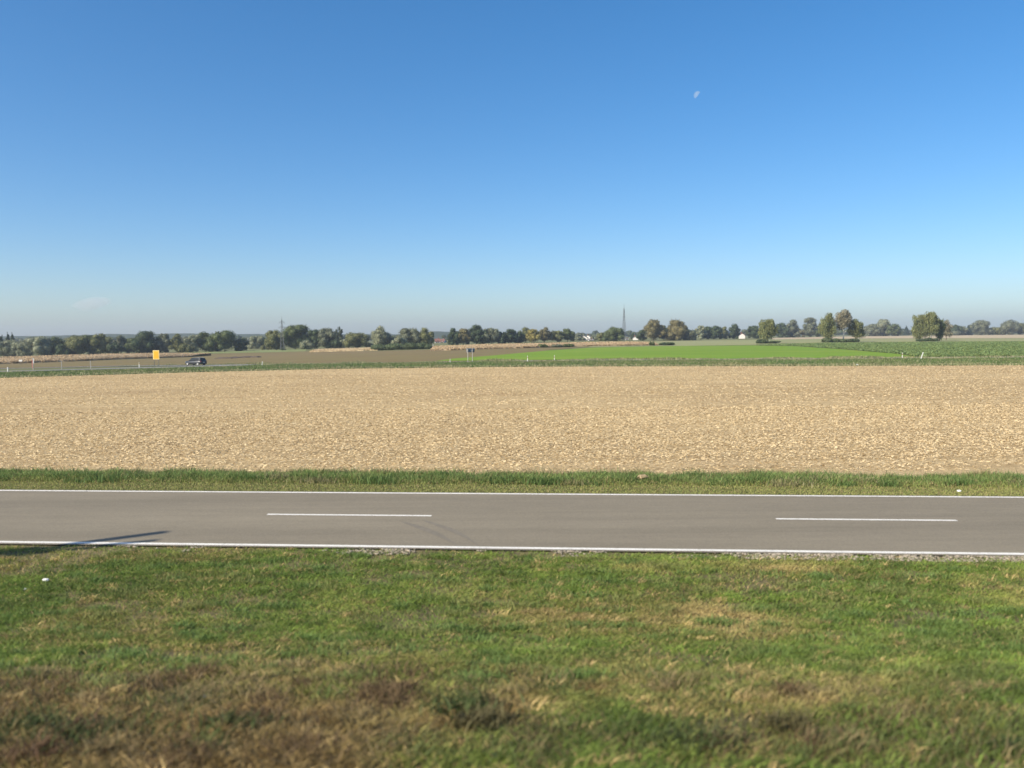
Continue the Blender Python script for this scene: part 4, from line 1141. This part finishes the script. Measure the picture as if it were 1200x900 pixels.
# yellow sign: portrait plate with a pale border on two steel posts
p = at_depth(182.3, 157)
root = empty('road_sign', p); tag(root, 'yellow upright rectangular sign with pale border on two thin posts', 'sign')
ym = paint('sign_yellow', (.80, .40, .012), .5, var=.04); yb = paint('sign_border', (.85, .66, .26), .5, var=.04)
zb, zt = top_z(182.3, 421.2, 157) - p.z, top_z(182.3, 410.6, 157) - p.z
hw = 3.7 * 157 / FPX
MB().box((0, 0, (zb + zt) / 2), (hw * 2, .05, zt - zb), bevel=.02).build('border', yb, root)
MB().box((0, -.032, (zb + zt) / 2), (hw * 2 - .26, .02, zt - zb - .26), bevel=.008).build('panel', ym, root)
for sx in (-.42, .42):
    MB().tube((sx, .06, -.2), (sx, .06, zt - .1), .04, .04, 10).build('post', M['galv'], root)
# direction sign seen from the back, on two pale posts
p = at_depth(550.5, 132.5)
root = empty('road_sign', p, .35); tag(root, 'dark grey road sign seen from behind on two pale posts', 'sign')
zb, zt = top_z(550, 412.8, 132.5) - p.z, top_z(550, 408.2, 132.5) - p.z
gm = paint('sign_back', (.15, .19, .23), .6, .0)
MB().box((.15, 0, (zb + zt) / 2), (1.25, .04, zt - zb), bevel=.015).build('panel', gm, root)
MB().box((-.52, -.01, (zb + zt) / 2), (.16, .05, zt - zb + .02), bevel=.01).build('edge_plate', palepost, root)
MB().box((.15, -.04, zb + .15), (1.2, .04, .05)).box((.15, -.04, zt - .15), (1.2, .04, .05)).build('rail', M['galv'], root)
for sx in (-.38, .38):
    MB().tube((sx, -.09, -.2), (sx, -.09, zt - .05), .05, .05, 10).build('post', palepost, root)

# ------------------------------------------------------------------ power pylon and radio mast
def lattice(px, Y, top, wb, wt, label, arms, name, panels=10, leg=.10, brace=.05, cat='pylon', spike=0):
    p = at_depth(px, Y); H = top_z(px, top, Y) - p.z
    root = empty(name, p, .4); tag(root, label, cat)
    Hm = H - spike
    cor = [(-1, -1), (1, -1), (1, 1), (-1, 1)]
    def at(k, z):
        w = (wb + (wt - wb) * min(1, z / Hm)) / 2
        return Vector((cor[k][0] * w, cor[k][1] * w, z))
    for k in range(4):
        MB().tube(at(k, -.2), at(k, Hm), leg, leg * .6, 6).build('leg', M['galv'], root)
    mb = MB()
    zs = [Hm * (1 - (1 - i / panels) ** 1.25) for i in range(panels + 1)]
    for i in range(panels):
        for k in range(4):
            mb.tube(at(k, zs[i]), at((k + 1) % 4, zs[i + 1]), brace, brace, 5)
            mb.tube(at((k + 1) % 4, zs[i]), at(k, zs[i + 1]), brace, brace, 5)
            mb.tube(at(k, zs[i + 1]), at((k + 1) % 4, zs[i + 1]), brace, brace, 5)
    mb.build('bracing', M['galv'], root)
    if spike: MB().tube((0, 0, Hm - .3), (0, 0, H), leg * 1.1, leg * .4, 8).build('spike', M['galv'], root)
    for (f, half) in arms:
        z = top_z(px, f, Y) - p.z
        w = (wb + (wt - wb) * min(1, z / Hm)) / 2
        a = MB()
        for s in (-1, 1):
            a.tube((s * half, 0, z), (0, -w, z + .5), brace * 2.0, brace * 1.6, 5); a.tube((s * half, 0, z), (0, w, z + .5), brace * 2.0, brace * 1.6, 5)
            a.tube((s * half, 0, z), (0, -w, z - .1), brace * 2.0, brace * 1.6, 5); a.tube((s * half, 0, z), (0, w, z - .1), brace * 2.0, brace * 1.6, 5)
        ar = a.build('cross_arm', M['galv'], root)
        for s in (-1, 1):
            MB().tube((s * half, 0, z), (s * half, 0, z - .7), .08, .08, 8).build('insulator', M['darksteel'], ar)
    return root
lattice(330.6, 440, 370.0, 1.9, .35, 'lattice power pylon with two short cross arms before the tall tree', [(377.6, 1.35), (383.4, 1.5)], 'power_pylon', 9, .09, .032, spike=2.2)
lattice(731.3, 620, 356.0, 2.5, .4, 'tall thin lattice mast above the far village', [(365.5, .45), (371, .6)], 'lattice_mast', 10, .13, .035, cat='mast', spike=3.5)
T('shrub', 331.8, 437, 409.0, 7, 'bush', 'dark', 'dark low bush at the foot of the pylon', cat='shrub', group=GM)

# ------------------------------------------------------------------ far houses
def house(px, Y, wpx, eave, ridge, label, roof='roof', rz=0.0, deep=8, wallm='wall', lift=0):
    p = at_depth(px, Y)
    w = wpx * Y / FPX; he = top_z(px, eave, Y) - p.z; hr = top_z(px, ridge, Y) - p.z
    root = empty('house', p, rz); tag(root, label, 'house', 'far village houses')
    w2, d2 = w / 2, deep / 2
    m = MB()
    pts = [(-w2, -d2, -.3), (w2, -d2, -.3), (w2, -d2, he), (-w2, -d2, he)]
    m.box((0, 0, he / 2 - .15), (w, deep, he + .3))
    m.poly([(-w2, -d2, he + .001), (-w2, d2, he + .001), (-w2, 0, hr - .1)], .25, (1, 0, 0)).poly([(w2, -d2, he + .001), (w2, d2, he + .001), (w2, 0, hr - .1)], .25, (-1, 0, 0))
    m.build('wall', M[wallm], root)
    r_ = MB(); ov = .4
    sl_ = (hr - he) / d2
    for s in (-1, 1):
        r_.poly([(-w2 - ov, s * (d2 + ov), he - sl_ * ov), (w2 + ov, s * (d2 + ov), he - sl_ * ov), (w2 + ov, 0, hr), (-w2 - ov, 0, hr)], .22, (0, 0, 1))
    rf = r_.build('roof', M[roof], root)
    MB().box((w2 * .4, .6, hr + .3), (.7, .7, 1.6)).build('chimney', M['roof'], rf)
    n = max(2, int(w / 3))
    for k in range(n):
        x = -w2 + w * (k + .5) / n
        f = MB().box((x, -d2 - .02, he * .55), (1.15, .08, 1.25)).build('window', M['white'], root)
        MB().box((x, -d2 - .07, he * .55), (.95, .03, 1.05)).build('pane', M['glass_dark'], f)
    MB().box((0.2, -d2 - .02, .95), (1.0, .06, 2.0)).build('door', M['bark'], root)
    return root
house(512.5, 640, 6, 400.0, 397.2, 'red roofed house right of the willow clump, left one', rz=.1)
house(518.5, 660, 6, 400.4, 397.8, 'red roofed house left of the dark centre row, right one', rz=-.2)
house(684.5, 640, 3.6, 396.0, 393.4, 'white house with the highest roof in the far village', 'greyroof', rz=1.2, deep=6)
house(689.5, 690, 2.6, 395.0, 393.2, 'small white house behind the highest village roof', 'greyroof', rz=.9, deep=5)
house(692, 600, 5, 398.6, 397.2, 'low white house in front of the far village', 'greyroof')
house(727.5, 640, 3.2, 396.6, 393.0, 'white house with steep roof under the lattice mast', 'greyroof', rz=.7, deep=5)
house(734.5, 650, 3, 397.8, 396.8, 'low white house just right of the lattice mast foot', 'greyroof', deep=5)
house(744.6, 640, 2, 396.2, 394.2, 'small white house between mast and brown oaks', 'greyroof', rz=1.3, deep=4)
house(869.5, 690, 2.6, 393.0, 390.6, 'single white house in the gap of the right tree row', 'roof', rz=1.25, deep=5)

# ------------------------------------------------------------------ litter
def crumple(px, py, size, label, mat, cat='litter', name='paper_litter', seed=0, zs=.5):
    p = ground_at(px, py); r = np.random.default_rng(900 + seed)
    bm = bmesh.new(); bmesh.ops.create_icosphere(bm, subdivisions=3, radius=1)
    for v in bm.verts:
        q = 1 + .5 * (vnoise(v.co.x * 2 + seed, v.co.y * 2 + v.co.z, .6, seed) - .5) + .18 * (r.random() - .5)
        v.co = Vector((v.co.x * size * q, v.co.y * size * .6 * q, v.co.z * size * zs * q))
    me = bpy.data.meshes.new(name); bm.to_mesh(me); bm.free()
    o = link_mesh(name, me, mat); o.location = (p.x, p.y, p.z + size * zs * .8 + .02)
    if name == 'straw_clump': o.location.z += .10      # lies on top of the verge grass
    return tag(o, label, cat, 'litter in the grass' if name == 'paper_litter' else None)
crumple(54, 682.5, .055, 'crumpled white paper in the grass at the left below the road', M['paper'], seed=1)
crumple(30, 692, .02, 'tiny scrap of white paper left below the larger crumpled one', M['paper'], seed=2)
crumple(240, 819.5, .05, 'greyish scrap in the brown weeds at the lower left', paint('grey_scrap', (.42, .41, .40), .7), seed=3, zs=.25)
crumple(1124, 577.2, .055, 'white scrap on the verge at the right beyond the road', M['paper'], seed=4)
crumple(1004.5, 428.6, .17, 'white scrap at the far edge of the stubble', M['paper'], seed=5)
crumple(753, 566, .15, 'pale clump of straw lying in the verge grass', paint('straw_clump', (.30, .225, .13), .9, var=.35, scale=20), 'straw clump', 'straw_clump', seed=6, zs=.45)

# ------------------------------------------------------------------ unseen mast, added left of the view to cast the road shadow
tip = ground_at(193, 624.5)
hd = Vector((SUN_DIR.x, SUN_DIR.y, 0)).normalized(); tan_e = math.tan(SUN_EL)
base = Vector((tip.x, tip.y, 0)) + hd * 13.0
bz = float(zg(base.x, base.y)); Hm = 13.0 * tan_e - bz
root = empty('shadow_mast', (base.x, base.y, bz)); tag(root, 'unseen steel mast added at the left to cast the road shadow', 'mast')
MB().tube((0, 0, -.3), (0, 0, Hm * .6), .2, .19, 12).tube((0, 0, Hm * .6), (0, 0, Hm), .19, .13, 12).build('shaft', M['galv'], root)
side = Vector((-hd.y, hd.x, 0))
arm_end = ground_at(184, 634)
t_ = Vector((arm_end.x, arm_end.y, 0)) - base
lv = t_.dot(-hd); lat = t_ + hd * lv
MB().tube((0, 0, Hm * .70), (lat.x, lat.y, lv * tan_e - bz), .13, .09, 8).build('shadow_arm', M['galv'], root)  # added arm, shaped for the second prong of the shadow
MB().box((0, 0, Hm * .72), (.5, .5, 1.5), bevel=.04).build('shadow_box', M['darksteel'], root)  # added block that thickens the middle of the shadow

# ------------------------------------------------------------------ daytime moon
def moon():
    d = ray(817.5, 111.5).normalized(); D = 9000.0
    rad = 4.1 / FPX * D
    c = d * D + Vector((0, 0, CAMH))
    bm = bmesh.new(); bmesh.ops.create_uvsphere(bm, u_segments=40, v_segments=24, radius=1)
    for v in bm.verts:      # waning moon: only the lit side of the globe can be seen by day, bounded by the terminator
        if v.co.x > 0: v.co.x *= .12
    me = bpy.data.meshes.new('moon'); bm.to_mesh(me); bm.free()
    for q in me.polygons: q.use_smooth = True
    m = bpy.data.materials.new('moonlight'); m.use_nodes = True; nt = m.node_tree
    nt.nodes.remove(nt.nodes['Principled BSDF'])
    e = nt.nodes.new('ShaderNodeEmission'); tr = nt.nodes.new('ShaderNodeBsdfTransparent'); mx = nt.nodes.new('ShaderNodeMixShader')
    n = nt.nodes.new('ShaderNodeTexNoise'); n.inputs['Scale'].default_value = 1.6
    tc = nt.nodes.new('ShaderNodeTexCoord'); nt.links.new(tc.outputs['Object'], n.inputs[0])
    rr = ramp(nt, n.outputs[0], [(.35, (.15,) * 3), (.6, (.5,) * 3)])
    e.inputs[0].default_value = (.52, .7, .95, 1); e.inputs[1].default_value = .48
    nt.links.new(rr.outputs[0], mx.inputs[0]); nt.links.new(tr.outputs[0], mx.inputs[1]); nt.links.new(e.outputs[0], mx.inputs[2])
    nt.links.new(mx.outputs[0], nt.nodes['Material Output'].inputs[0])
    o = link_mesh('moon', me, m)
    right = (R * .80 - U * .60).normalized(); fw = d; up = fw.cross(right).normalized(); right = up.cross(fw).normalized()
    o.matrix_world = Matrix(((right.x * rad, up.x * rad, fw.x * rad, c.x), (right.y * rad, up.y * rad, fw.y * rad, c.y), (right.z * rad, up.z * rad, fw.z * rad, c.z), (0, 0, 0, 1)))
    tag(o, 'pale half moon in the blue daytime sky', 'moon')
moon()

# ------------------------------------------------------------------ faint window reflection, imitated by a small vapour volume in the sky
def wisp():
    d = ray(108, 356.5).normalized(); D = 5600.0
    c = d * D + Vector((0, 0, CAMH))
    bm = bmesh.new(); bmesh.ops.create_uvsphere(bm, u_segments=48, v_segments=24, radius=1)
    for v in bm.verts:
        x, y, z = v.co
        q = 1 - .45 * max(0, -z) - .0 * z
        v.co = Vector((x * 118 * q * (1 + .12 * (vnoise(x * 2, z * 2, .5, 3) - .5)) + 25 * z * 0 + 18 * z, y * 60 * q, z * 44 + 10 * x))
    me = bpy.data.meshes.new('reflection'); bm.to_mesh(me); bm.free()
    m = bpy.data.materials.new('reflection_vapour'); m.use_nodes = True; nt = m.node_tree
    nt.nodes.remove(nt.nodes['Principled BSDF'])
    v = nt.nodes.new('ShaderNodeVolumePrincipled'); v.inputs['Density'].default_value = .004; v.inputs['Color'].default_value = (1, 1, 1, 1)
    nt.links.new(v.outputs[0], nt.nodes['Material Output'].inputs['Volume'])
    o = link_mesh('reflection', me, m); o.location = c
    tag(o, 'faint small white window reflection built as vapour above the left trees', 'reflection')
wisp()
